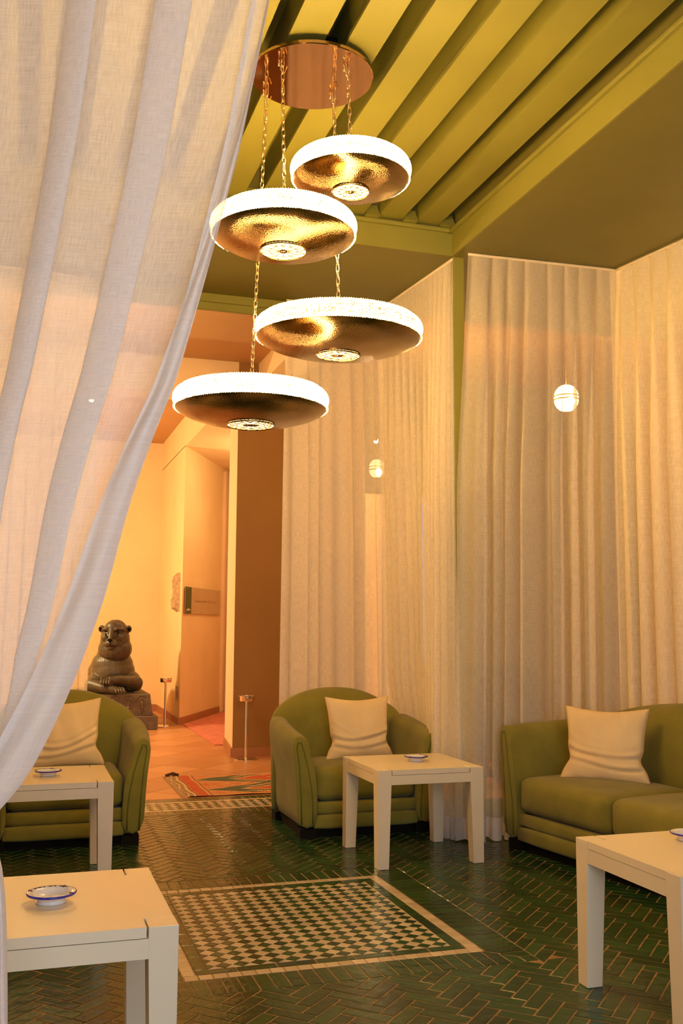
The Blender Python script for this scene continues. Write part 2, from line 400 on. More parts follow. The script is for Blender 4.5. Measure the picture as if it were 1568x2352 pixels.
# chequer of small squares set on the diagonal
mos_w = []; mos_g = []
def chequer(x0, x1, y0, y1, ni, nj, i0, inset=.0012):
    hx, hy = (x1-x0)/ni, (y1-y0)/nj
    for i in range(i0, i0+ni+1):
        for j in range(0, nj+1):
            if (i+j) % 2: continue
            cx, cy = x0+(i-i0)*hx, y0+j*hy
            poly = [(cx-hx+inset, cy), (cx, cy-hy+inset), (cx+hx-inset, cy), (cx, cy+hy-inset)]
            poly = clip(clip(clip(clip(poly, 1, 0, x0), -1, 0, -x1), 0, 1, y0), 0, -1, -y1)
            if area(poly) < .0002: continue
            (mos_w if i % 2 == 0 else mos_g).append((poly, tone(), rt(.01)))
gx0, gx1, gy0, gy1 = PX0+CW+GW+.002, PX1-CW-GW-.002, PY0+CW+GW+.002, PY1-CW-GW-.002
chequer(gx0, gx1, gy0, gy1, 29, 33, 1)
chequer(TX0, TX1, 6.968, 7.232, 138, 8, 0)
lay(mos_w, 'cream_mosaic_tile', M['zellige_cream'], 280, floor); lay(mos_g, 'green_mosaic_tile', M['zellige'], 280, floor)

# hall floor in terracotta set diagonally
b = MB(); b.box(-3.4, 7.40, -.12, 6.6, 15.2, -.0010)
hall_floor = struct(b.build('floor_hall', M['skirting'], smooth=False), 'terracotta tiled floor of the hall beyond the lounge', 'floor')
ter = []; TP = .40
for i in range(-30, 30):
    for j in range(-30, 30):
        def tw(u, v): return (1.0+(u-v)*c45, 10.0+(u+v)*c45)
        poly = [tw(i*TP, j*TP), tw((i+1)*TP-.006, j*TP), tw((i+1)*TP-.006, (j+1)*TP-.006), tw(i*TP, (j+1)*TP-.006)]
        poly = clip(clip(clip(clip(poly, 0, 1, 7.40), 0, -1, -15.1), 1, 0, -2.2), -1, 0, -4.2)
        if area(poly) > .003: ter.append((poly, tone(), (0, 0)))
lay(ter, 'terracotta_tile', M['terracotta'], 260, hall_floor)

# ---------------------------------------------------------------- ceiling
TX_0, TX_1, TY_0, TY_1 = -.14, 2.50, 2.15, 5.543
b = MB()
b.box(-3.4, -2.6, HS, TX_0, 6.75, HS+.5); b.box(TX_1, -2.6, HS, 6.6, 6.75, HS+.5)
b.box(TX_0, -2.6, HS, TX_1, TY_0, HS+.5); b.box(TX_0, TY_1, HS, TX_1, 6.75, HS+.5)
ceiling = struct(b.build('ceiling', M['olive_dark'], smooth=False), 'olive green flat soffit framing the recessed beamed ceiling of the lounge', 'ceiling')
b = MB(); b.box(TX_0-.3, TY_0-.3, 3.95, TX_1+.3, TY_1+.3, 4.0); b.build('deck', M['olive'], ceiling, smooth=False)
b = MB()   # fascia lining with cornice step
e = .012
b.box(TX_1-e, TY_0, HS-.002, TX_1+.0, TY_1, 3.70); b.box(TX_0, TY_0, HS-.002, TX_0+e, TY_1, 3.70)
b.box(TX_0+e, TY_1-e, HS-.002, TX_1-e, TY_1, 3.70); b.box(TX_0+e, TY_0, HS-.002, TX_1-e, TY_0+e, 3.70)
b.build('fascia_board', M['olive'], ceiling, smooth=False)
b = MB()
b.box(TX_1-.035, TY_0+.02, 3.70, TX_1, TY_1-.02, 3.725); b.box(TX_0, TY_0+.02, 3.70, TX_0+.035, TY_1-.02, 3.725)
b.box(TX_0+.035, TY_1-.035, 3.70, TX_1-.035, TY_1, 3.725)
b.build('cornice_moulding', M['olive'], ceiling, smooth=False, bevel=.004)
jm = MB(); JW, JB, JT = .066, 3.745, 3.95     # half width
jm.box(-JW, TY_0, JB, JW, TY_1, JT); jm.box(-JW-.012, TY_0, JB-.0, -JW, TY_1, JB+.022); jm.box(JW, TY_0, JB, JW+.012, TY_1, JB+.022)
jme = jm.mesh('joist', M['olive'], False)
for k in range(11):
    x = 2.318-k*.25
    if x < TX_0+.05: continue
    o = bpy.data.objects.new('joist', jme); o.location = (x, 0, 0); COL.objects.link(o); o.parent = ceiling
# boards closing the strip between joists above the back fascia
for k in range(11):
    x = 2.318-k*.25+.125
    if x > TX_1+.05 or x < TX_0: continue
    b = MB(); b.hexa([(x-.045, TY_1-.075, 3.726), (x+.045, TY_1-.075, 3.726), (x+.045, TY_1-.01, 3.726), (x-.045, TY_1-.01, 3.726)],
                     [(x-.032, TY_1-.045, 3.80), (x+.032, TY_1-.045, 3.80), (x+.032, TY_1-.01, 3.80), (x-.032, TY_1-.01, 3.80)])
    b.build('spandrel_block', M['olive'], ceiling, smooth=False)
b = MB(); b.box(2.505, 5.545, 0, 2.575, 5.615, HS)
struct(b.build('trim_1', M['olive'], smooth=False, bevel=.004), 'slim olive green square post between two curtains under the tray corner', 'post')
b = MB(); b.box(-3.4, 6.75, 3.45, 2.2, 6.79, HS+.02); b.box(-3.4, 6.73, 3.50, 2.2, 6.75, HS); b.box(-3.4, 6.79, 3.47, 2.2, 6.84, 3.56)
struct(b.build('trim_2', M['olive'], smooth=False, bevel=.003), 'olive green header rail over the opening to the hall', 'header')

# hall shell
b = MB(); b.box(-3.4, 6.84, 3.84, 6.6, 9.51, 3.95); b.box(-3.4, 9.9, 3.96, 6.6, 15.2, 4.05); b.box(-3.4, 6.75, 3.56, 6.6, 6.84, 3.95)
struct(b.build('ceiling_hall', M['hall_ceiling'], smooth=False), 'burnt orange plaster ceiling of the hall', 'ceiling')
b = MB(); b.box(-3.4, 9.51, 3.50, 1.97, 9.90, 4.0)
struct(b.build('trim_3', M['hall'], smooth=False), 'orange plaster cross beam in the hall', 'beam')
b = MB(); b.box(2.17, 6.84, 3.62, 2.45, 9.51, 3.9)
struct(b.build('trim_4', M['hall'], smooth=False), 'plaster beam running from the lounge to the brown column', 'beam')
b = MB(); b.box(1.955, 10.44, 3.55, 2.30, 12.74, 4.0); b.box(2.30, 10.44, 3.55, 4.2, 15.1, 3.65); b.box(1.955, 12.74, 3.55, 2.3, 15.0, 4.0)
struct(b.build('trim_5', M['hall'], smooth=False), 'bright plaster beam over the side passage', 'beam')
b = MB()
b.add([(1.97, 9.51, 0), (3.3, 9.51, 0), (3.3, 10.44, 0), (2.079, 10.44, 0), (1.97, 9.51, 4), (3.3, 9.51, 4), (3.3, 10.44, 4), (2.079, 10.44, 4)],
      [(0, 1, 5, 4), (1, 2, 6, 5), (4, 5, 6, 7)], 0)
b.add([(1.97, 9.51, 0), (2.079, 10.44, 0), (1.97, 9.51, 4), (2.079, 10.44, 4), (3.3, 10.44, 0), (3.3, 10.44, 4)], [(0, 2, 3, 1), (1, 3, 5, 4)], 1)
struct(b.build('wall_column', [M['brown'], M['jamb']], smooth=False), 'tan brown wall pier with its front shade painted in and a pale narrow reveal between hall and lounge', 'wall')
# return wall + oblique passage wall
b = MB()
A = (1.955, 12.734); B = (2.95, 14.767)
b.add([(A[0], 15.0, 0), (A[0], A[1], 0), (B[0], B[1], 0), (B[0], 15.0, 0), (A[0], 15.0, 3.56), (A[0], A[1], 3.56), (B[0], B[1], 3.56), (B[0], 15.0, 3.56)],
      [(0, 4, 5, 1), (1, 5, 6, 2), (2, 6, 7, 3), (3, 7, 4, 0), (4, 7, 6, 5)])
struct(b.build('wall_passage', M['hall'], smooth=False), 'apricot wall turning obliquely into the side passage', 'wall')
b = MB(); b.box(-3.4, 14.95, 0, 1.955, 15.1, 4.0)
struct(b.build('wall_back', M['hall'], smooth=False), 'apricot back wall of the hall behind the lion statue', 'wall')
b = MB(); b.box(-3.5, 6.8, 0, -3.4, 15.1, 4.0)
struct(b.build('wall_hall_left', M['hall'], smooth=False), 'apricot left wall of the hall', 'wall')
b = MB(); b.box(-3.5, -2.6, 0, -3.4, 6.8, 3.9)
struct(b.build('wall_left', M['jamb'], smooth=False), 'peach left wall of the lounge side', 'wall')
b = MB(); b.box(6.5, -2.6, 0, 6.6, 15.1, 4.0)
struct(b.build('wall_right', M['hall'], smooth=False), 'apricot right wall of the gallery behind the curtains', 'wall')
b = MB(); b.box(4.3, 9.51, 0, 6.5, 9.6, 4.0); b.box(3.3, 9.51, 2.6, 4.3, 9.6, 4.0)
struct(b.build('wall_gallery_back', M['gallery_green'], smooth=False), 'dull green end wall of the gallery behind the curtains', 'wall')
b = MB(); b.box(4.2, 10.44, 0, 4.3, 15.1, 4.0); b.box(2.95, 15.0, 0, 4.2, 15.1, 4.0)
struct(b.build('wall_passage_right', M['hall'], smooth=False), 'apricot right wall of the side passage', 'wall')
b = MB()
b.box(-3.4, -1.6, 0, -.8, -1.5, HS); b.box(2.0, -1.6, 0, 6.5, -1.5, HS); b.box(-.8, -1.6, 0, 2.0, -1.5, .4); b.box(-.8, -1.6, 3.0, 2.0, -1.5, HS)
struct(b.build('wall_front', M['jamb'], smooth=False), 'peach wall with a tall window behind the viewpoint', 'wall')
# skirtings
def skirt(name, pts, label):
    b = MB()
    for (p, q) in zip(pts, pts[1:]):
        d = Vector((q[0]-p[0], q[1]-p[1])).normalized(); n_ = Vector((d.y, -d.x))*.015
        b.hexa([(p[0], p[1], 0), (q[0], q[1], 0), (q[0]+n_.x, q[1]+n_.y, 0), (p[0]+n_.x, p[1]+n_.y, 0)],
               [(p[0], p[1], .09), (q[0], q[1], .09), (q[0]+n_.x, q[1]+n_.y, .085), (p[0]+n_.x, p[1]+n_.y, .085)])
    struct(b.build(name, M['skirting'], smooth=False), label, 'skirting')
skirt('baseboard_back', [(-3.4, 14.95), (1.955, 14.95)], 'terracotta skirting along the back wall')
skirt('baseboard_passage', [(1.955, 14.95), (1.955, 12.734), (2.95, 14.767)], 'terracotta skirting round the passage corner')
skirt('baseboard_column', [(2.079, 10.44), (1.97, 9.51), (3.3, 9.51)], 'terracotta skirting at the foot of the brown pier')
# door frame at the end of the oblique wall
b = MB(); dx_, dy_ = (B[0]-A[0]), (B[1]-A[1]); Lw = hypot(dx_, dy_); dx_ /= Lw; dy_ /= Lw; nx_, ny_ = dy_, -dx_
def onwall(s, n=0.0): return (A[0]+dx_*s+nx_*n, A[1]+dy_*s+ny_*n)
def wbox(mb, s0, s1, n0, n1, z0, z1, mi=0):
    q = [onwall(s0, n0), onwall(s1, n0), onwall(s1, n1), onwall(s0, n1)]
    mb.hexa([(x, y, z0) for x, y in q][::-1], [(x, y, z1) for x, y in q][::-1], mi)
wbox(b, 1.86, 1.95, 0, .05, 0, 3.5)
wbox(b, 2.10, 2.22, 0, .07, 0, 3.5)
dr = struct(b.build('door_1', M['jamb'], smooth=False, bevel=.004), 'pale door frame at the far end of the side passage', 'door')
b = MB(); wbox(b, 1.95, 2.10, -.0, .012, 0, 3.5); b.build('door_gap', M['skirting'], dr, smooth=False)

# rose carpet of the side passage
b = MB(); pts = [(1.99, 10.5), (3.3, 10.5), (4.15, 10.5), (4.15, 14.9), (3.0, 14.9), (2.99, 14.70), (2.0, 12.70)]
n_ = len(pts); b.add([(x, y, 0.001) for x, y in pts]+[(x, y, .010) for x, y in pts], [tuple(range(n_, 2*n_))]+[(i, (i+1) % n_, n_+(i+1) % n_, n_+i) for i in range(n_)])
tag(b.build('carpet', M['carpet'], smooth=False), 'rose red fitted carpet in the side passage behind the brown pier', 'carpet')

# ================================================================== CURTAINS
def spline(pts, t):
    """piecewise linear through list of (x,y) by arclength fraction t"""
    Ls = [hypot(q[0]-p[0], q[1]-p[1]) for p, q in zip(pts, pts[1:])]; T = sum(Ls); d = t*T
    for (p, q), l_ in zip(zip(pts, pts[1:]), Ls):
        if d <= l_ or (p, q) == (pts[-2], pts[-1]):
            k = d/l_; return (p[0]+(q[0]-p[0])*k, p[1]+(q[1]-p[1])*k, (q[0]-p[0])/l_, (q[1]-p[1])/l_)
        d -= l_
def hanging(name, top, bot, lam, amp, label, seed=1, nu=260, nv=30, bend=.72, early=.35, over=.27, ztop=HS-.012, dens=None, puddle=.0, group=None, fabric='sheer_back'):
    r = random.Random(seed); Ls = sum(hypot(q[0]-p[0], q[1]-p[1]) for p, q in zip(top, top[1:])); nf = max(2, Ls/lam)
    ph = [r.uniform(0, 6.28) for _ in range(6)]
    b = MB(); b.uv = []
    for j in range(nv+1):
        v = j/nv; v = v**1.15
        for i in range(nu+1):
            u_ = i/nu
            w_ = u_ if dens is None else dens(u_)
            xt = spline(top, w_); xb = spline(bot, w_); k = max(0, (v-bend)/(1-bend)); k = k*k*(3-2*k) if bend < .99 else 0
            k2 = min(1, v/ max(bend, .01))*early*(1-k)+k
            x = xt[0]+(xb[0]-xt[0])*k2; y = xt[1]+(xb[1]-xt[1])*k2; tx, ty = xt[2], xt[3]
            phase = 2*pi*nf*u_ + .9*sin(2*pi*u_*2.3+ph[0]) + .8*sin(u_*nf*1.7+ph[1])*min(1, v*2.2)
            A_ = amp*(.35+.65*min(1, v*3.0))*(1+.45*sin(u_*nf*.9+ph[2]+v*1.6))
            wv = sin(phase); pinch = exp(-v*16)
            nrm = A_*(wv+.10*sin(2*phase+ph[3]))*(1-pinch)+.022*pinch*(max(0, wv)**4)
            lat = (over*lam*sin(phase+.6)*(.55+.45*sin(ph[5]+u_*nf*1.3))*(1-.75*pinch)-A_*.2*sin(2*phase))*min(1, .25+v*2.2)*min(1, u_*nf, (1-u_)*nf)+.006*sin(7*u_*nf+ph[4])*v
            z = ztop*(1-v)
            if puddle and v > .985: nrm += puddle*(1+wv); z = .004+.006*(1+wv)
            x += -ty*nrm+tx*lat; y += tx*nrm+ty*lat
            b.v.append((x, y, max(z, .003))); b.tone.append(0); b.uv.append((u_*nf*.16, z))
    for j in range(nv):
        for i in range(nu):
            a_ = j*(nu+1)+i; b.f.append((a_, a_+nu+1, a_+nu+2, a_+1)); b.mi.append(1 if j == nv-1 else 0)
    o = b.build(name, [M[fabric], M['sheer_hem']]); tag(o, label, 'curtain', group)
    t_ = MB(); pts = [(spline(top, k/12.)[0], spline(top, k/12.)[1], HS-.012) for k in range(13)]
    t_.tube(pts, .009, 6); t_.build('curtain_track', M['cream'], o)
    return o
G_ = 'sheer floor length curtains round the lounge'
hanging('curtain', [(1.715, 6.67), (2.46, 6.66)], [(1.69, 6.70), (2.66, 6.70)], .105, .020, 'sheer cream curtain hanging behind the right hand armchair beside the hall opening', 3, nu=240, bend=.8)
hanging('curtain', [(2.41, 6.70), (2.505, 5.56)], [(2.66, 6.64), (2.62, 6.15), (2.42, 5.64), (2.50, 5.50)], .085, .028, 'sheer cream curtain gathered left of the slim green post', 5, nu=320, dens=lambda u_: 1-(1-u_)**1.5, puddle=.012)
hanging('curtain', [(2.56, 5.45), (3.62, 5.40)], [(2.46, 5.44), (2.66, 5.46), (3.64, 5.52)], .125, .048, 'widest sheer cream curtain right of the slim green post behind the sofa arm', 9, nu=420, puddle=.016, bend=.4, early=.7, fabric='sheer_thin', over=.34)
hanging('curtain', [(3.575, 5.46), (4.10, 2.2)], [(3.64, 5.48), (4.16, 2.2)], .14, .046, 'sheer cream curtain running along the right side behind the sofa', 12, nu=520, bend=.9)
hanging('curtain', [(-1.9, 6.58), (.18, 6.62), (.455, 6.76)], [(-1.9, 6.86), (.2, 6.84), (.445, 6.84)], .085, .02, 'sheer cream curtain behind the left hand armchair, seen through the front curtain', 21, nu=420, bend=.4)
# near curtain, swept back to the left
EDGE = [(.60, 3.54), (.515, 3.0), (.468, 2.614), (.442, 2.457), (.411, 2.273), (.372, 2.103), (.338, 1.957), (.281, 1.73), (.248, 1.647), (.200, 1.494), (.156, 1.295), (.104, 1.136), (.053, 1.015), (.009, .929), (-.020, .907), (-.052, .893), (-.040, .872), (-.018, .845), (-.004, .758), (.003, .65), (.009, .526), (.016, .25), (.022, .004)]
LEFT = [(-1.25, 3.54), (-1.15, 2.6), (-.98, 1.7), (-.75, 1.2), (-.40, .93), (-.30, .885), (-.32, .80), (-.38, .5), (-.42, .004)]
def smoothpoly(pts, n):
    out = [pts[0]]
    Ls = [hypot(q[0]-p[0], q[1]-p[1]) for p, q in zip(pts, pts[1:])]; T = sum(Ls)
    for k in range(1, n): s_ = spline(pts, k/n); out.append((s_[0], s_[1]))
    out.append(pts[-1])
    for _ in range(3): out = [out[0]]+[((a_[0]+2*c_[0]+d_[0])/4, (a_[1]+2*c_[1]+d_[1])/4) for a_, c_, d_ in zip(out, out[1:], out[2:])]+[out[-1]]
    return out
NV = 110; ed = smoothpoly(EDGE, NV)
def left_at(z, past):     # left border x for the same height
    pts = LEFT[:6] if not past else LEFT[5:]
    for p, q in zip(pts, pts[1:]):
        if (p[1]-z)*(q[1]-z) <= 0 and p[1] != q[1]: k = (z-p[1])/(q[1]-p[1]); return p[0]+(q[0]-p[0])*k
    return pts[0][0] if z > pts[0][1] else pts[-1][0]
itie = min(range(len(ed)), key=lambda i: ed[i][0] if ed[i][1] > .8 else 9)
b = MB(); b.uv = []; NU = 460; nf = 7.5; CY = 2.0
def hemw(z, past):
    if past: return .02
    t_ = (2.7-z)/1.8; return .004+.105*max(0, min(1, t_))**1.6
rows = len(ed)
for j, (ex, ez) in enumerate(ed):
    past = j > itie; lx = left_at(ez, past)
    if j <= itie: cl = max(.22, min(1, (ez-.86)/.9))
    else: cl = min(1, .22+(.86-ez)*1.0)
    for i in range(NU+1):
        u_ = i/NU; phase = 2*pi*nf*u_+1.1*sin(6.1*u_+1.0)+.7*sin(13.*u_+.4)
        lat = .9/(2*pi*nf)*2.5*sin(phase)*(1-.0*cl)*(u_ < .985)
        fade = min(1, (1-u_)*14)
        s_ = u_+lat*fade
        x = lx+(ex-lx)*s_
        A_ = .050*cl*(.75+.35*sin(9*u_+2))
        y = CY+.06+A_*cos(phase+.5)*fade-.06*fade*0+.012*sin(31*u_+ez*3.1)*cl
        y += .05*(1-fade)*-1
        z = ez-(0 if past else .10*(1-u_)*max(0, 1-abs(ez-1.5)))
        b.v.append((x, y, z)); b.tone.append(0); b.uv.append((u_*1.9*1.6, ez))
for j in range(rows-1):
    for i in range(NU):
        a_ = j*(NU+1)+i; b.f.append((a_, a_+NU+1, a_+NU+2, a_+1)); b.mi.append(0)
front = tag(b.build('curtain', [M['sheer_front']]), 'large near white linen curtain swept back to the left of the view', 'curtain')
b = MB(); b.uv = []; NH = 14
for j, (ex, ez) in enumerate(ed):
    past = j > itie; w_ = hemw(ez, past)
    j2 = min(j+1, rows-1); j1 = max(j-1, 0); tx, tz = ed[j2][0]-ed[j1][0], ed[j2][1]-ed[j1][1]; l_ = hypot(tx, tz) or 1; tx /= l_; tz /= l_
    for i in range(NH+1):
        q = i/NH; r_ = .006+.5*w_*0
        off = w_*q
        x = ex+tz*off*(1 if not past else 1); z = ez-tx*off*0
        y = CY+.008-.022*sin(pi*min(1, q*1.15))+.004*sin(ez*19+q*9)*q
        b.v.append((x, y, z)); b.tone.append(0); b.uv.append((3.2+off, ez))
for j in range(rows-1):
    for i in range(NH):
        a_ = j*(NH+1)+i; b.f.append((a_, a_+NH+1, a_+NH+2, a_+1)); b.mi.append(0)
b.build('turned_back_hem', M['sheer_hem'], front)

# ================================================================== CHANDELIER
chand = tag(empty('chandelier', (1.157, 4.085, 3.70)), 'copper ceiling disc with four glowing saucer shades on brass chains', 'chandelier')
def rel(p): return (p[0]-1.157, p[1]-4.085, p[2]-3.70)
b = MB(); R_ = .275
b.lathe([(.001, 0), (R_-.004, 0), (R_, .003), (R_, .016), (R_-.004, .019), (.001, .019)], (0, 0, 0), 72)
cn = b.build('canopy', M['copper'], chand, autos=.5); 
b = MB(); b.box(-.09, -.09, .019, .09, .09, .16); b.build('mounting_box', M['plinth'], chand, smooth=False)
def link_ring(mb, c, dirv, sidev, L_, w_, r_):
    c = Vector(c); d = Vector(dirv); s_ = Vector(sidev); pts = []
    for k in range(10):
        a_ = 2*pi*k/10; pts.append(c+s_*(w_*cos(a_))+d*((L_-w_)*(1 if sin(a_) > .01 else -1 if sin(a_) < -.01 else 0)+w_*sin(a_)))
    mb.tube(pts, r_, 5, closed=True)
def chain(top, bot, name='chain'):
    mb = MB(); T, B_ = Vector(top), Vector(bot); D = (B_-T); n_ = int(D.length/.030); d = D.normalized()
    a_ = d.orthogonal().normalized(); c_ = d.cross(a_)
    for k in range(n_): link_ring(mb, T+D*((k+.5)/n_), d, a_ if k % 2 else c_, .0195, .0075, .0024)
    # a loop of spare chain at the top hook
    return mb
def shade(c, R, grille_r, hot, atop, tilt=(0, 0)):
    cx, cy, cz = rel(c); drop = .19*R; H_ = .082
    b = MB(); prof = [(grille_r, -drop-.002), (R*.45, -drop*.93), (R*.65, -drop*.74), (R*.82, -drop*.46), (R*.92, -drop*.2), (R*.965, 0)]
    b.lathe(prof, (0, 0, 0), 72)
    bowl = b.build('lamp_bowl', M['hammered'], chand); bowl.location = (cx, cy, cz); bowl.rotation_euler = (tilt[0], tilt[1], 0)
    b = MB(); rim = []
    for k in range(11):
        a_ = -pi*.36+pi*.80*k/10; rim.append((R*.955-.03+.042*cos(a_)+.004*(k % 2)*0, H_*.5+H_*.56*sin(a_)))
    rim[0] = (R*.965, .0)
    b.lathe(rim, (0, 0, 0), 144); b.build('crystal_band', M['rim_hot'] if hot else M['rim_soft'], bowl)
    # scalloped bead rows along both edges of the band
    b = MB()
    for (rr, zz) in ((R*.968, .002), (rim[-1][0], rim[-1][1])):
        nb = int(2*pi*rr/.0105)
        for k in range(nb):
            t_ = 2*pi*k/nb; c_ = (rr*cos(t_), rr*sin(t_), zz); q = .0048
            b.add([(c_[0]+q, c_[1], zz), (c_[0], c_[1]+q, zz), (c_[0]-q, c_[1], zz), (c_[0], c_[1]-q, zz), (c_[0], c_[1], zz+q), (c_[0], c_[1], zz-q)],
                  [(0,1,4),(1,2,4),(2,3,4),(3,0,4),(1,0,5),(2,1,5),(3,2,5),(0,3,5)])
    o = b.build('edge_beads', M['rim_hot'] if hot else M['rim_soft'], bowl, smooth=True); o['kind'] = 'stuff'
    b = MB(); r0, z0 = rim[-1]; b.lathe([(r0, z0), (R*.7, z0+.018), (R*.35, z0+.030), (.02, z0+.036), (.001, z0+.036)], (0, 0, 0), 64); b.build('top_cover', M['hammered'], bowl)
    b = MB(); b.lathe([(.001, -drop+.004), (grille_r, -drop+.004)], (0, 0, 0), 48); b.build('diffuser', M['grille_glow'], bowl)
    g = MB()   # pierced rosette
    zz = -drop-.006; nn = 40
    g.tube([(grille_r*cos(2*pi*k/nn), grille_r*sin(2*pi*k/nn), zz) for k in range(nn)], .004, 6, closed=True)
    g.tube([(grille_r*.60*cos(2*pi*k/nn), grille_r*.60*sin(2*pi*k/nn), zz) for k in range(nn)], .0020, 5, closed=True)
    g.lathe([(.001, -.003), (grille_r*.17, -.003), (grille_r*.17, .002)], (0, 0, zz), 20)
    for k in range(12):
        a_ = 2*pi*k/12; a2 = a_+2*pi/12*.5; a3 = a_+2*pi/12
        P1 = (grille_r*.17*cos(a_), grille_r*.17*sin(a_), zz); P2 = (grille_r*.6*cos(a2), grille_r*.6*sin(a2), zz); P3 = (grille_r*.98*cos(a_), grille_r*.98*sin(a_), zz); P4 = (grille_r*.6*cos(a2-2*pi/12), grille_r*.6*sin(a2-2*pi/12), zz)
        for p, q in ((P1, P2), (P2, P3), (P1, P4), (P4, P3)): g.tube([p, q], .0017, 4)
        rc = grille_r*.80; cc_ = (rc*cos(a2), rc*sin(a2)); g.tube([(cc_[0]+.010*cos(t_*pi/4), cc_[1]+.010*sin(t_*pi/4), zz) for t_ in range(8)], .0016, 4, closed=True)
    g.build('rosette_grille', M['hammered'], bowl, smooth=True)
    light('SPOT', 'lamp_downlight', (c[0], c[1], c[2]-drop-.02), 13 if hot else 9, WARM, .05, (0, 0, 0), angle=2.7)
    ch = chain(rel(atop), (cx, cy, cz+rim[-1][1]+.05))
    hk = MB()
    ch.tube([(cx+.012*cos(t_*pi/6), cy+.004, cz+rim[-1][1]+.046+.012*sin(t_*pi/6)) for t_ in range(12)], .003, 5, closed=True)
    x_, y_, z_ = rel(atop)
    ch.tube([(x_-.016, y_, z_-.004), (x_-.016, y_, z_-.034)], .005, 8); ch.tube([(x_, y_, z_), (x_-.010, y_, z_-.05), (x_+.012, y_+.004, z_-.06), (x_+.02, y_, z_-.03)], .0025, 6)
    ch.tube([(x_+.0, y_, z_-.10), (x_, y_, z_-.15)], .0042, 8)
    ch.build('chain', M['brass'], chand)
    return bowl
shade((1.314, 4.00, 3.207), .268, .083, True, (1.274, 3.93, 3.70))
shade((1.012, 4.00, 2.908), .318, .099, True, (.992, 3.98, 3.70))
shade((1.366, 4.33, 2.583), .400, .102, False, (1.285, 4.17, 3.70), (.03, .0))
shade((.959, 4.35, 2.221), .357, .107, True, (.985, 4.24, 3.70))

# lanterns and bulbs glowing behind the curtains
def lantern(c, R, label, dim=False):
    t_ = tag(empty('lantern', c), label, 'lantern', None)
    g = M['lantern_glass_dim'] if dim else M['lantern_glass']
    b = MB(); b.lathe([(.001, R)]+[(R*sin(a_*pi/24), R*cos(a_*pi/24)) for a_ in range(1, 12)], (0, 0, 0), 32); b.build('glass_dome', g, t_)
    b = MB(); b.lathe([(R, .0), (R*1.01, -.03)], (0, 0, 0), 32); b.build('pierced_band', g, t_)
    b = MB(); b.lathe([(R*sin(a_*pi/24), R*cos(a_*pi/24)-.03) for a_ in range(12, 21)], (0, 0, 0), 32); b.build('lower_bowl', g, t_)
    b = MB()
    for zz in (.0, -.03): b.tube([(R*1.02*cos(2*pi*k/28), R*1.02*sin(2*pi*k/28), zz) for k in range(28)], .006, 6, closed=True)
    b.tube([(0, 0, R), (0, 0, (3.56 if c[1] < 6.8 else 3.84 if c[1] < 9.5 else 3.96)-c[2])], .002, 6)
    b.build('metal_ring', M['brass'], t_)
    b = MB(); b.lathe([(.001, .035), (.02, .028), (.03, 0), (.02, -.028), (.001, -.035)], (-.005, -R*.9, -.06), 16); b.build('bulb', M['bulb'], t_)
    return t_
lantern((4.446, 7.5, 3.24), .105, 'bright round glass lantern glowing through the widest curtain')
lantern((3.238, 9.0, 2.78), .075, 'faint round glass lantern seen through the curtain behind the right armchair', True)
def spot(c, label, r=.03):
    t_ = tag(empty('spotlight', c), label, 'spotlight')
    b = MB(); b.lathe([(.001, r), (r*.7, r*.7), (r, 0), (r*.7, -r*.7), (.001, -r)], (0, 0, 0), 16); b.build('bulb', M['bulb'], t_)
    b = MB(); zt = (3.84 if c[1] < 9.5 else 3.96)-c[2]
    b.lathe([(r*1.4, -r*.2), (r*1.5, r*1.2), (r*.8, r*2.2), (.006, r*2.4), (.006, zt)], (0, 0, 0), 16); b.build('housing', M['chrome'], t_)
spot((.62, 10.5, 3.573), 'brightest small spotlight shining through the near curtain', .028)
spot((.477, 12.0, 3.354), 'small spotlight lower left, faint through the near curtain', .018)
spot((3.085, 8.6, 2.955), 'tiny spotlight just above the faint lantern', .02)

# glass door, lattice balustrade behind the curtains
t_ = tag(empty('glass_door', (3.43, 9.3, 0)), 'glass door with pale frame dimly visible through the curtain', 'door')
b = MB(); b.box(-.02, -.02, 0, .02, .02, 2.5); b.box(.78, -.02, 0, .82, .02, 2.5); b.box(-.02, -.02, 2.5, .82, .02, 2.54); b.box(.02, -.02, 0, .78, .02, .1); b.box(.02, -.02, .70, .78, .02, .74)
b.build('door_frame', M['white_frame'], t_, smooth=False)
b = MB(); b.box(.02, -.004, .74, .78, .004, 2.5); b.box(.02, -.004, .1, .78, .004, .70); b.build('glass_pane', M['glass'], t_, smooth=False)
t_ = tag(empty('balustrade', (2.98, 7.5, 0)), 'dark pierced lattice balustrade dimly visible behind the post curtains', 'balustrade')
b = MB()
for x in (0, .37, .74, 1.08): b.box(x, -.03, 0, x+.04, .03, .93)
b.box(0, -.035, .88, 1.12, .035, .94); b.box(0, -.025, .74, 1.12, .025, .77); b.box(0, -.025, .04, 1.12, .025, .08); b.build('frame', M['lattice'], t_, smooth=False, bevel=.003)
b = MB()
for i in range(10):
    for j in range(7):
        x, z = .09+i*.105, .13+j*.095
        b.tube([(x+.046*cos(k*pi/5), 0, z+.042*sin(k*pi/5)) for k in range(10)], .011, 6, closed=True)
        b.tube([(x-.05, 0, z-.045), (x+.05, 0, z+.045)], .006, 5)
for i in range(14): b.tube([(.07+i*.074+.028*cos(k*pi/4), 0, .825+.034*sin(k*pi/4)) for k in range(8)], .009, 6, closed=True)
b.build('lattice_work', M['lattice'], t_)

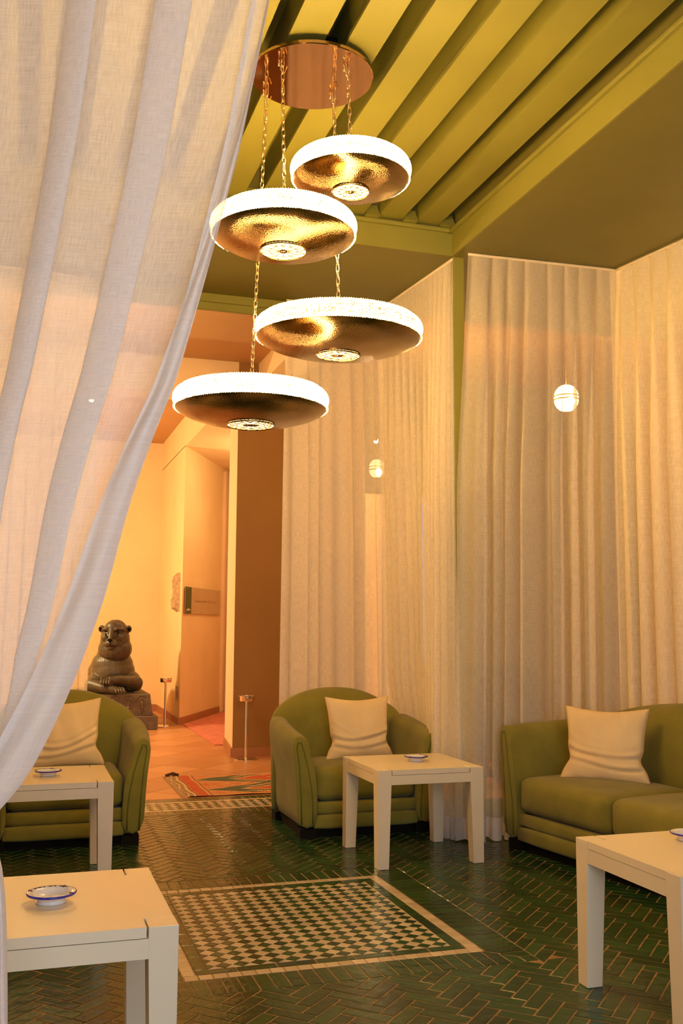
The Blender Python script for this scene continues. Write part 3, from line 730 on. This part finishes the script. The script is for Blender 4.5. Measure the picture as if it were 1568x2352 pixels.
# ================================================================== SEATING
def make_seat(name, Wd, D, ncush, label, cat, loc, rz, group=None, arm_f=.595, arm_b=.67):
    t_ = tag(empty(name, loc, rz), label, cat, group); h = Wd/2; F = M['green_fabric']; aw = .115
    b = MB()
    for sx in (-1, 1):
        for y0 in (.02, D-.12): b.box(sx*(h-.02)-(.10 if sx > 0 else 0), y0, 0, sx*(h-.02)+(.10 if sx < 0 else 0), y0+.10, .055)
    b.box(-h+.05, .05, .0, h-.05, D-.06, .055)
    b.build('plinth', M['plinth'], t_, smooth=False)
    b = MB(); rbox(b, (0, .055, .0925), (Wd-2*aw+.02, .09, .085), .018, 6, 0, 0, .004); b.build('lower_rail', F, t_)
    b = MB(); rbox(b, (0, .065, .170), (Wd-2*aw+.01, .09, .078), .02, 6, 0, 0, .008); b.build('upper_rail', F, t_)
    b = MB(); b.box(-h+.06, .07, .055, h-.06, D-.08, .2); b.build('seat_base', F, t_, smooth=False)
    cw = (Wd-2*aw)/ncush
    for k in range(ncush):
        b = MB(); rbox(b, (-Wd/2+aw+cw*(k+.5), .015+(D-.19)/2, .307), (cw-.002, D-.19, .195), .048, 12, .022, 0, .02); b.build('seat_cushion', F, t_)
    # arms: section lofted from front to back
    for sx in (-1, 1):
        secs = []; pipe = []
        for k, y in enumerate((.0, .006, .03, .10, .22, .36, .50, D-.20, D-.10)):
            q = y/D; zt = arm_f+(arm_b-arm_f)*min(1, q*1.4)**.8; th = .0 if k else .012; fl = .03+.025*sin(pi*min(1, q*1.1)); inn = .004*k
            pr = [(0+th, .055+th*.5), (.002+th, .20), (.010+th, .38), (fl-.004+th, .50), (fl+th, zt-.045), (fl-.012+th*.6, zt-.012-th*.5), (fl-.042, zt-th), (-.028+fl-.035-inn, zt-.006-th), (-.055+fl-.045-inn, zt-.040-th*.3),
                  (-.078-inn+fl*.6-th, zt-.10), (-.102-th, .40), (-.115-th, .30), (-.118-th, .18), (-.118-th, .055+th*.5)]
            secs.append([(sx*(h+o_), y, z_) for o_, z_ in (pr if sx < 0 else pr[::-1])])
            if k == 1: pipe = [(sx*(h+o_-.002), y-.004, z_) for o_, z_ in pr]
        b = MB(); b.loft(secs); arm = b.build('arm', F, t_, subsurf=1)
        b = MB(); inset = []
        for o_, z_ in ((-.024, .085), (-.018, .25), (-.006, .42), (.010, arm_f-.065), (.002, arm_f-.037), (-.016, arm_f-.035), (-.036, arm_f-.095), (-.062, .40), (-.084, .28), (-.092, .18), (-.092, .085)): inset.append((sx*(h+o_), .002, z_))
        b.tube(inset, .0045, 6); b.build('piping', M['piping'], arm)
    # back: sections swept across the width
    b = MB(); secs = []; ns = 36
    for k in range(ns+1):
        u_ = -1+2*k/ns; a_ = abs(u_)
        x = (h+.026)*u_*(1-.0*a_); yb = D-.035-.13*max(0, a_-.55)**2/.2025*(.9 if ncush == 1 else .5)
        zt = arm_b-.005+(.845-arm_b)*(1-a_**2.3); zt -= .045*max(0, (a_-.9)/.1)**2
        # plan normal
        th = .15-.055*a_**4; lean = .035
        pr = [(-th*.55, .20), (-th*.85, .36), (-th*.95+lean*.2, .50), (-th*.80+lean*.6, zt-.10), (-th*.62+lean, zt-.035), (-th*.30+lean, zt-.004), (lean-.005, zt), (lean+.018, zt-.02), (lean+.022, zt-.07), (.02, .50), (.008, .3), (.0, .06), (-th*.5, .06)]
        fx = .10*math.copysign(a_**4, -u_)
        secs.append([(x+fx*(-dy)/th*.0, yb+dy, z_) for dy, z_ in pr])
    b.loft(secs); b.build('backrest', F, t_, subsurf=1)
    return t_
chairA = make_seat('armchair', .87, .74, 1, 'green tub armchair right of the hall opening, against the sheer curtain', 'armchair', (2.035, 5.80, 0), 0, 'green tub armchairs flanking the hall opening')
chairD = copy_tree(chairA); chairD.location = (.285, 5.93, 0); chairD['label'] = 'green tub armchair left of the hall opening, in front of the lion statue'
SW = 1.74; th_ = atan2(.203, 1.351)
ang = -(pi/2)+th_*1.0
# front line direction from far arm to near arm
dvec = Vector((.203, -1.351, 0)).normalized(); nvec = Vector((dvec.y, -dvec.x, 0))   # points to -X side
org = Vector((2.685, 5.307, 0))+dvec*(SW/2)
rz = atan2(dvec.y, dvec.x)     # local +x (left to right when facing the seat) runs from far arm to near arm
sofa = make_seat('sofa', SW, .78, 2, 'green two seat sofa along the right hand curtain with a cream cushion', 'sofa', org, rz, None, .685, .705)

def make_pillow(w, hgt, T, seed, sag=.5):
    r = random.Random(seed); n = 44; b = MB(); ids = {}
    ph = [r.uniform(0, 6.28) for _ in range(6)]
    for side in (1, -1):
        for j in range(n+1):
            for i in range(n+1):
                a_, c_ = -1+2*i/n, -1+2*j/n
                a_ = math.copysign(abs(a_)**.85, a_); c_ = math.copysign(abs(c_)**.85, c_)
                if side == -1 and (i in (0, n) or j in (0, n)): ids[(-1, i, j)] = ids[(1, i, j)]; continue
                e_ = ((1-a_**2)*(1-c_**2)); prof = max(0, e_)**.42
                x = a_*w/2*(1-.11*(1-c_**2)**1.2*1.0); z = c_*hgt/2*(1-.13*(1-a_**2)**1.3*(1 if c_ > 0 else .3))
                low = exp(-((c_+.42)/.20)**2)
                x *= 1-.10*low*(abs(a_)**3)
                if c_ < -.35: x *= 1+.10*(-c_-.35)
                y = -side*T/2*prof
                # creases sagging across the lower third
                wr = 0
                for q, (c0, am, cu) in enumerate(((-.36, .017, .30), (-.62, .013, .10), (-.16, .004, .42))):
                    line = c0+cu*(a_**2-.35)+.06*sin(2.6*a_+ph[q])+.10*a_*cos(ph[q+1]); wr -= am*exp(-((c_-line)/.05)**2)*(.25+.75*abs(a_+.15*sin(ph[q]*3))**.8)*(1+.5*sin(2.3*a_+ph[q]*2))
                    wr += am*.7*exp(-((c_-line-.09)/.06)**2)
                wr += .004*sin(9*a_+ph[4]+3*c_)*prof+.006*exp(-((a_-.15-.2*(1-c_))/.06)**2)*max(0, c_-.2)
                y -= side*wr*(1 if side == 1 else .3)*min(1, e_*6)
                ids[(side, i, j)] = len(b.v); b.v.append((x, y, z)); b.tone.append(0)
        for j in range(n):
            for i in range(n):
                q = [ids[(side, i, j)], ids[(side, i+1, j)], ids[(side, i+1, j+1)], ids[(side, i, j+1)]]
                if side == -1: q = q[::-1]
                b.f.append(tuple(q)); b.mi.append(0)
    return b
def pillow(loc, rz_, lean, label, seed, w=.43, hgt=.40, roll=0.0):
    b = make_pillow(w, hgt, .17, seed)
    o = b.build('throw_pillow', M['pillow']); o.location = loc; o.rotation_euler = (lean, roll, rz_); tag(o, label, 'pillow', 'cream linen throw pillows')
    return o
pillow((2.085, 6.13, .602), 0, -.20, 'cream throw pillow on the armchair right of the hall opening', 1)
pillow((.285, 6.26, .602), 0, -.18, 'cream throw pillow on the armchair partly hidden by the near curtain', 2, roll=-.04)
pillow((3.12, 4.92, .605), rz+.62, -.22, 'cream throw pillow in the far corner of the sofa', 3, w=.47, hgt=.41)

# ================================================================== TABLES
def make_table():
    t_ = empty('side_table'); S = .60; H = .50; c = .076; hs = S/2; C_ = M['cream']; g = .004
    z0, z1 = H-.026, H
    b = MB()    # plus shaped top
    pts = [(-hs+c, -hs+.002), (hs-c, -hs+.002), (hs-c, -hs+c), (hs-.002, -hs+c), (hs-.002, hs-c), (hs-c, hs-c), (hs-c, hs-.002), (-hs+c, hs-.002), (-hs+c, hs-c), (-hs+.002, hs-c), (-hs+.002, -hs+c), (-hs+c, -hs+c)]
    pts2 = []
    cx = [(x-math.copysign(g, x) if abs(abs(x)-(hs-c)) < 1e-6 and abs(abs(y)-(hs-.002)) < .2 else x, y) for x, y in pts]
    pts = cx; n_ = len(pts)
    quads = [(0, 1, 2, 11), (11, 2, 5, 8), (2, 3, 4, 5), (10, 11, 8, 9), (8, 5, 6, 7)]
    b.add([(x, y, z0) for x, y in pts]+[(x, y, z1) for x, y in pts], [tuple(n_+i for i in q) for q in quads]+[tuple(reversed(q)) for q in quads]+[(i, (i+1) % n_, n_+(i+1) % n_, n_+i) for i in range(n_)])
    b.build('tabletop', C_, t_, smooth=False)
    for sx, sy in ((-1, -1), (1, -1), (1, 1), (-1, 1)):
        b = MB()
        def cor(k, zz):  # square from the outer corner inwards by k
            x0, y0 = sx*hs, sy*hs; x1, y1 = sx*(hs-k), sy*(hs-k)
            q = [(x0, y0, zz), (x1, y0, zz), (x1, y1, zz), (x0, y1, zz)]
            return q if sx*sy > 0 else q[::-1]
        b.loft([cor(.060, 0), cor(.074, H-.076), cor(c-.001, H-.070), cor(c-.001, H)])
        b.build('leg', C_, t_, smooth=False, bevel=.0015)
    for k in range(4):
        b = MB(); b.box(-hs+.072, -hs+.001, H-.076, hs-.072, -hs+.045, H-.0278); b.xform(Matrix.Rotation(k*pi/2, 4, 'Z')); b.build('apron', C_, t_, smooth=False)
    return t_
tA = make_table(); tag(tA, 'cream side table in front of the right armchair', 'side table', 'cream square side tables'); tA.location = (2.105, 5.285, .001)
tB = copy_tree(tA); tB.location = (2.232, 2.955, .001); tB['label'] = 'cream side table at the right edge, in front of the sofa'
tC = copy_tree(tA); tC.location = (.112, 2.915, .001); tC['label'] = 'nearest cream side table, lower left, partly behind the near curtain'; tC.scale = (1, 1.04, 1)
tD = copy_tree(tA); tD.location = (.162, 5.29, .001); tD['label'] = 'cream side table in front of the left armchair, edge hidden by the near curtain'

def make_ashtray():
    t_ = empty('ashtray'); t_.scale = (1, 1, .74)
    b = MB(); b.lathe([(.001, .012), (.036, .013), (.044, .020), (.050, .033), (.058, .0375), (.064, .0385), (.0652, .0365), (.0655, .0335)], (0, 0, 0), 48)
    b.lathe([(.0625, .0300), (.047, .024), (.038, .014), (.036, .008), (.038, .002), (.0385, 0), (.001, 0)], (0, 0, 0), 48)
    b.build('dish', M['ceramic'], t_)
    b = MB(); b.lathe([(.064, .0388), (.0662, .0378), (.0668, .0345), (.0655, .0305), (.0625, .0298)], (0, 0, 0), 48); b.build('blue_rim', M['blue'], t_)
    b = MB()
    for k in range(22):   # lettering-like marks round the far inside of the rim
        a_ = pi*.22+pi*.56*k/21
        if k in (7, 13): continue
        x, y = .059*cos(a_), .059*sin(a_); q = .0011+.0006*((k*7) % 3)
        b.box(x-q, y-q*1.3, .0365, x+q, y+q*1.3, .0390)
    for a_ in (2.75, .95, -.55):   # cigarette notches
        x, y = .058*cos(a_), .058*sin(a_); b.tube([(x*.93, y*.93, .0375), (x*1.11, y*1.11, .0388)], .0028, 6)
    b.tube([(-.004, 0, .0137), (0, .012, .0145), (.004, 0, .0137)], .0007, 4); b.tube([(0, .012, .0145), (0, .020, .0150)], .0006, 4)
    b.tube([(-.010, -.001, .0137), (.014, .0, .0137)], .0009, 4)
    b.build('painted_decoration', M['ink'], t_)['kind'] = 'stuff'
    b = MB()
    b.tube([(.0385*cos(2*pi*k/20), .0385*sin(2*pi*k/20), .0035) for k in range(20)], .0022, 5, closed=True); b.build('foot_ring', M['ceramic'], t_)
    return t_
aC = make_ashtray(); tag(aC, 'white and blue ceramic ashtray on the nearest table', 'ashtray', 'painted ceramic ashtrays on the tables'); aC.location = (.112, 2.905, .5015)
for (x, y, lb) in ((2.140, 5.29, 'white and blue ceramic ashtray on the table by the right armchair'), (.165, 5.26, 'white and blue ceramic ashtray on the table by the left armchair'), (2.292, 3.09, 'ceramic ashtray at the right edge on the table by the sofa')):
    c = copy_tree(aC); c.location = (x, y, .5015); c.scale = (1, 1, .74); c['label'] = lb; c.rotation_euler = (0, 0, x*2)

# ================================================================== HALL OBJECTS
def stand(loc, label):
    t_ = tag(empty('standing_ashtray', loc), label, 'standing ashtray', 'chrome standing ashtrays in the hall')
    b = MB(); b.lathe([(.115, 0), (.115, .008), (.10, .014), (.02, .018), (.001, .018)], (0, 0, 0), 40); b.build('base', M['chrome'], t_, autos=.5)
    b = MB(); b.lathe([(.0135, .012), (.0135, .545)], (0, 0, 0), 20); b.build('pole', M['chrome'], t_)
    b = MB(); b.lathe([(.001, .535), (.066, .538), (.070, .545), (.070, .583), (.082, .585), (.083, .590), (.078, .592), (.066, .588), (.064, .555), (.001, .552)], (0, 0, 0), 40); b.build('bowl', M['chrome'], t_, autos=.6)
    return t_
stand((2.065, 9.33, .001), 'chrome standing ashtray in front of the brown pier')
stand((1.755, 12.58, .001), 'chrome standing ashtray beside the lion statue')

# kilim rug
b = MB(); X0, X1, Y0, Y1 = 1.215, 2.93, 7.42, 8.44; nx, ny = 230, 90
mats = ['rug_red', 'rug_orange', 'rug_teal', 'rug_cream', 'rug_dark']
def rugcol(d, v):     # d metres from left end, v across 0..1
    if d < .065: return 3 if (int(v*46) % 2 or abs(d-.03) > .012) else 4
    if d < .078: return 4
    if d < .17: return 0 if (abs(d-.12) < .035) else 1
    if d < .182: return 3
    if d < .20: return 4 if d < .19 else 1
    if v < .03 or v > .97: return 4 if (v < .012 or v > .988) else 3
    if v < .09 or v > .91: return 1
    x = d-.2; P_ = 1.25
    ph = ((x/P_) % 1.0); a_ = abs(ph-.5)*2        # 1 at period edge
    rows_ = v*2; vv = abs((rows_ % 1.0)-.5)*2
    dm = a_*1.05+vv*.9
    if dm < .30: return 3 if dm < .1 else 0
    if dm < .55: return 0
    if dm < .64: return 3
    if dm < 1.12: return 2 if not (.80 < dm < .90 and vv > .35 and a_ > .15) else 3
    if dm < 1.18: return 3
    st = int((dm-1.18)/.06)
    return (1, 0, 3, 1, 0, 1, 3, 1, 0, 1, 1, 0)[st % 12]
for j in range(ny+1):
    for i in range(nx+1):
        x = X0+(X1-X0)*i/nx; y = Y0+(Y1-Y0)*j/ny
        if i < 3: y = (Y0+Y1)/2+(y-(Y0+Y1)/2)*1.0
        x += -.05*(j/ny)*0+.012*sin(j*.16)*max(0, 1-i/30)
        z = .007+.0018*sin(i*.13+j*.2)+(.012*exp(-((j-ny)**2+i*i)/14.))
        b.v.append((x, y, z)); b.tone.append(0)
for j in range(ny):
    for i in range(nx):
        a_ = j*(nx+1)+i; b.f.append((a_, a_+1, a_+nx+2, a_+nx+1)); b.mi.append(rugcol((i+.5)/nx*(X1-X0), (j+.5)/ny))
rug = tag(b.build('kilim_rug', [M[q] for q in mats]), 'red, orange and teal patterned kilim rug on the terracotta floor', 'rug')
b = MB()
for k in range(64):
    y = Y0+(Y1-Y0)*(k+.5)/64; b.tube([(X0+.005, y, .007), (X0-.02, y+.004*sin(k*2.1), .005), (X0-.045, y+.010*sin(k*3.7), .003)], .0022, 4)
o = b.build('fringe', M['rug_cream'], rug); o['kind'] = 'stuff'
b = MB(); b.tube([(X0-.02, Y1-.01, .014), (X0+.04, Y1+.012, .022), (X0+.09, Y1+.006, .014)], [.012, .018, .008], 8); b.build('curled_corner', M['rug_dark'], rug)

# statue on pedestal
LX, LY, PZ = 1.115, 12.20, .42
ped = tag(empty('pedestal', (LX, LY, 0)), 'grey stone pedestal with carved palmettes under the lion statue', 'pedestal')
b = MB(); b.box(-.505, 0, 0, .505, 1.5, .165); b.build('plinth_slab', M['pedestal'], ped, bevel=.012, smooth=False)
b = MB(); b.hexa([(-.45, .05, .165), (.45, .05, .165), (.45, 1.45, .165), (-.45, 1.45, .165)], [(-.415, .08, PZ), (.415, .08, PZ), (.415, 1.42, PZ), (-.415, 1.42, PZ)])
blk = b.build('block', M['pedestal'], ped, bevel=.006, smooth=False)
pm = MB()
def arc(mb, cx, cz, r, a0, a1, w_, n_=7): mb.tube([(cx+r*cos(a0+(a1-a0)*k/n_), 0, cz+r*sin(a0+(a1-a0)*k/n_)) for k in range(n_+1)], w_, 6)
arc(pm, 0, .155, .035, 0, pi, .006)
for k in range(9):
    a_ = pi*k/8; rr = .062; q = (rr*cos(a_), .158+rr*.95*sin(a_)); arc(pm, q[0], q[1], .011, a_-1.4, a_+1.4, .0045, 5)
for s_ in (-1, 1):
    pm.tube([(s_*.012, 0, .05), (s_*.018, 0, .10), (s_*.05, 0, .125), (s_*.066, 0, .14), (s_*.058, 0, .155), (s_*.048, 0, .148)], .0055, 6)
pm.tube([(0, 0, .012), (0, 0, .05), (0, 0, .10)], [.006, .011, .020], 8); pm.tube([(0, 0, .10), (0, 0, .165)], [.02, .012], 8)
pme = pm.mesh('palmette', M['pedestal'])
for k in range(5):
    o = bpy.data.objects.new('palmette', pme); COL.objects.link(o); o.parent = ped; o.location = (.318-k*.160, .047, .178); o.rotation_euler = (-.117, 0, 0)
# lion from blended volumes
def blob(mb, c, r, rot=None, n=12):
    secs = []; mt_ = Matrix.Rotation(rot[1], 3, rot[0]) if rot else None
    for i in range(1, n):
        a_ = pi*i/n; sec = []
        for j in range(n*2):
            t2 = pi*j/n; p = Vector((r[0]*sin(a_)*cos(t2), r[1]*sin(a_)*sin(t2), r[2]*cos(a_)))
            if mt_: p = mt_ @ p
            sec.append(p+Vector(c))
        secs.append(sec)
    mb.loft(secs[::-1])
def limb(mb, pts, rs): mb.tube(pts, rs, 14)
lion = tag(empty('lion_statue', (LX, LY+.32, PZ+.002)), 'dark stone seated lion statue with crossed forepaws on a carved pedestal', 'statue')
def solid(mb, name, mat, parent, vox, it):
    o = mb.build(name, mat, parent); md = o.modifiers.new('remesh', 'REMESH'); md.mode = 'VOXEL'; md.voxel_size = vox; md.use_smooth_shade = True
    md = o.modifiers.new('smooth', 'SMOOTH'); md.factor = .5; md.iterations = it; return o
b = MB()
blob(b, (0, .13, .24), (.27, .26, .245)); blob(b, (-.01, .12, .33), (.255, .23, .20)); blob(b, (.01, .5, .22), (.29, .42, .23)); blob(b, (0, .14, .45), (.20, .2, .16))
blob(b, (-.21, .05, .12), (.11, .16, .12)); blob(b, (.215, .05, .13), (.12, .17, .13))
solid(b, 'body', M['lion'], lion, .010, 6)
b = MB()
limb(b, [(.275, .06, .08), (.265, -.06, .115), (.16, -.16, .15), (.03, -.20, .165), (-.08, -.225, .155)], [.075, .088, .066, .056, .05])
limb(b, [(-.275, .06, .08), (-.25, -.08, .10), (-.13, -.19, .07), (-.03, -.25, .055), (.03, -.285, .045)], [.075, .088, .064, .05, .042])
solid(b, 'forelegs', M['stone'], lion, .008, 5)
for (bx, by, bz, s_) in ((-.115, -.235, .135, -1), (.045, -.295, .033, 1)):
    for k in range(4):
        off = (k-1.5)*.031; b = MB(); limb(b, [(bx+off+s_*-.02, by+.06, bz+.045), (bx+off, by-.005, bz+.035), (bx+off+s_*.008, by-.035, bz+.004), (bx+off+s_*.010, by-.040, bz-.024)], [.015, .0175, .0165, .009])
        o = b.build('toe', M['stone'], lion); md = o.modifiers.new('subdivision', 'SUBSURF'); md.levels = 1; md.render_levels = 1
# mane and face, turned a little to the left of the view
b = MB()
blob(b, (0, .03, .0), (.178, .18, .262)); blob(b, (0, .035, -.10), (.205, .19, .175)); blob(b, (0, .04, .12), (.145, .15, .14))
limb(b, [(0, -.13, .155), (0, -.175, .09), (0, -.205, .03)], [.034, .030, .026])
limb(b, [(-.03, -.10, .01), (-.085, -.08, -.05)], [.06, .05]); limb(b, [(.03, -.10, .01), (.085, -.08, -.05)], [.06, .05])
blob(b, (0, -.13, -.015), (.080, .085, .065)); blob(b, (.036, -.165, -.020), (.042, .045, .038)); blob(b, (-.036, -.165, -.020), (.042, .045, .038)); blob(b, (0, -.145, -.070), (.048, .05, .030))
blob(b, (0, -.07, .17), (.09, .07, .075))
for s_ in (-1, 1):
    limb(b, [(s_*.018, -.150, .135), (s_*.060, -.145, .158), (s_*.115, -.10, .150), (s_*.145, -.05, .12)], [.013, .019, .016, .010])
    blob(b, (s_*.165, .02, .145), (.040, .028, .046)); limb(b, [(s_*.05, -.12, .07), (s_*.10, -.09, .03)], [.045, .05])
head = solid(b, 'mane_and_head', M['stone'], lion, .0055, 3)
head.location = (-.005, -.02, .625); head.rotation_euler = (.05, 0, -.34)
b = MB(); blob(b, (0, -.222, .022), (.030, .018, .020), n=8); b.build('nose', M['plinth'], head)
b = MB(); limb(b, [(0, -.220, .005), (0, -.214, -.035)], [.003, .003]); limb(b, [(-.055, -.178, -.062), (-.022, -.205, -.048), (0, -.212, -.040), (.022, -.205, -.048), (.055, -.178, -.062)], [.0035]*5); b.build('mouth', M['plinth'], head)
for s_ in (-1, 1):
    b = MB(); blob(b, (s_*.070, -.143, .122), (.022, .012, .009), n=8); b.build('eye', M['plinth'], head)
    b = MB(); blob(b, (s_*.176, -.004, .145), (.020, .010, .026), n=8); b.build('inner_ear', M['plinth'], head)

# things on the passage walls
b = MB(); rr = random.Random(4); ny_s, nz_s = 7, 10
for j in range(nz_s+1):
    for i in range(ny_s+1):
        y = 12.90+.36*i/ny_s+rr.uniform(-.015, .015); z = 1.42+.50*j/nz_s+(rr.uniform(-.012, .012))
        edge = i in (0, ny_s) or j in (0, nz_s); xx = 1.955-(.0 if edge else .055+rr.uniform(-.018, .022))
        if not edge and 4 <= j <= 6 and i < 4: xx += .02
        b.v.append((xx, y, z)); b.tone.append(0)
for j in range(nz_s):
    for i in range(ny_s):
        a_ = j*(ny_s+1)+i; b.f.append((a_, a_+nz_s*0+ny_s+1, a_+ny_s+2, a_+1)); b.mi.append(0)
b.add([(1.9545, 12.9, 1.42), (1.9545, 13.26, 1.42), (1.9545, 13.26, 1.92), (1.9545, 12.9, 1.92)], [(0, 1, 2, 3)])
tag(b.build('relief_fragment', M['relief'], smooth=True, autos=.6), 'weathered stone relief fragment fixed at the corner of the passage wall', 'relief')
b = MB(); b.box(1.937, 12.86, .30, 1.953, 12.98, .47); tag(b.build('wall_socket', M['relief'], smooth=False, bevel=.003), 'small pale wall socket low on the wall near the passage corner', 'socket')
sg = empty('wall_sign', (0, 0, 0)); tag(sg, 'frosted rectangular restaurant sign with green stripe on the oblique passage wall', 'sign')
b = MB(); wbox(b, .07, 1.76, .012, .022, 1.392, 1.735); b.build('plate', M['sign_plate'], sg, smooth=False)
b = MB(); wbox(b, .07, .33, .022, .025, 1.392, 1.735); b.build('stripe', M['sign_green'], sg, smooth=False)
b = MB()
for s_, z_ in ((.12, 1.71), (1.70, 1.71), (.12, 1.42), (1.70, 1.42)): wbox(b, s_, s_+.03, .0, .027, z_, z_+.012)
b.build('fixing_stud', M['chrome'], sg, smooth=False)['kind'] = 'stuff'
b = MB(); wbox(b, .13, .28, .0255, .0262, 1.440, 1.450); wbox(b, .17, .24, .0255, .0262, 1.450, 1.456); wbox(b, .11, .30, .0255, .0262, 1.432, 1.437); b.build('emblem', M['white_ink'], sg, smooth=False)
def text(body_, s0, s1, zc, size, mat, parent):
    cu = bpy.data.curves.new('lettering', 'FONT'); cu.body = body_; cu.size = 1.0; cu.extrude = .002; cu.align_x = 'LEFT'
    tmp = bpy.data.objects.new('tmp_lettering', cu); COL.objects.link(tmp); bpy.context.view_layer.update()
    dg = bpy.context.evaluated_depsgraph_get(); me = bpy.data.meshes.new_from_object(tmp.evaluated_get(dg)); wd = tmp.dimensions.x or 1
    bpy.data.objects.remove(tmp); sx = (s1-s0)/wd
    for v_ in me.vertices:
        s_ = s0+v_.co.x*sx; p = onwall(s_, .0235+v_.co.z*.3); v_.co = (p[0], p[1], zc+v_.co.y*size)
    me.materials.clear(); me.materials.append(mat)
    o = bpy.data.objects.new('lettering', me); COL.objects.link(o); o.parent = parent
text('Restaurant', .50, 1.02, 1.548, .045, M['sign_ink'], sg)
text('COCOO', 1.10, 1.52, 1.548, .045, M['relief'], sg)
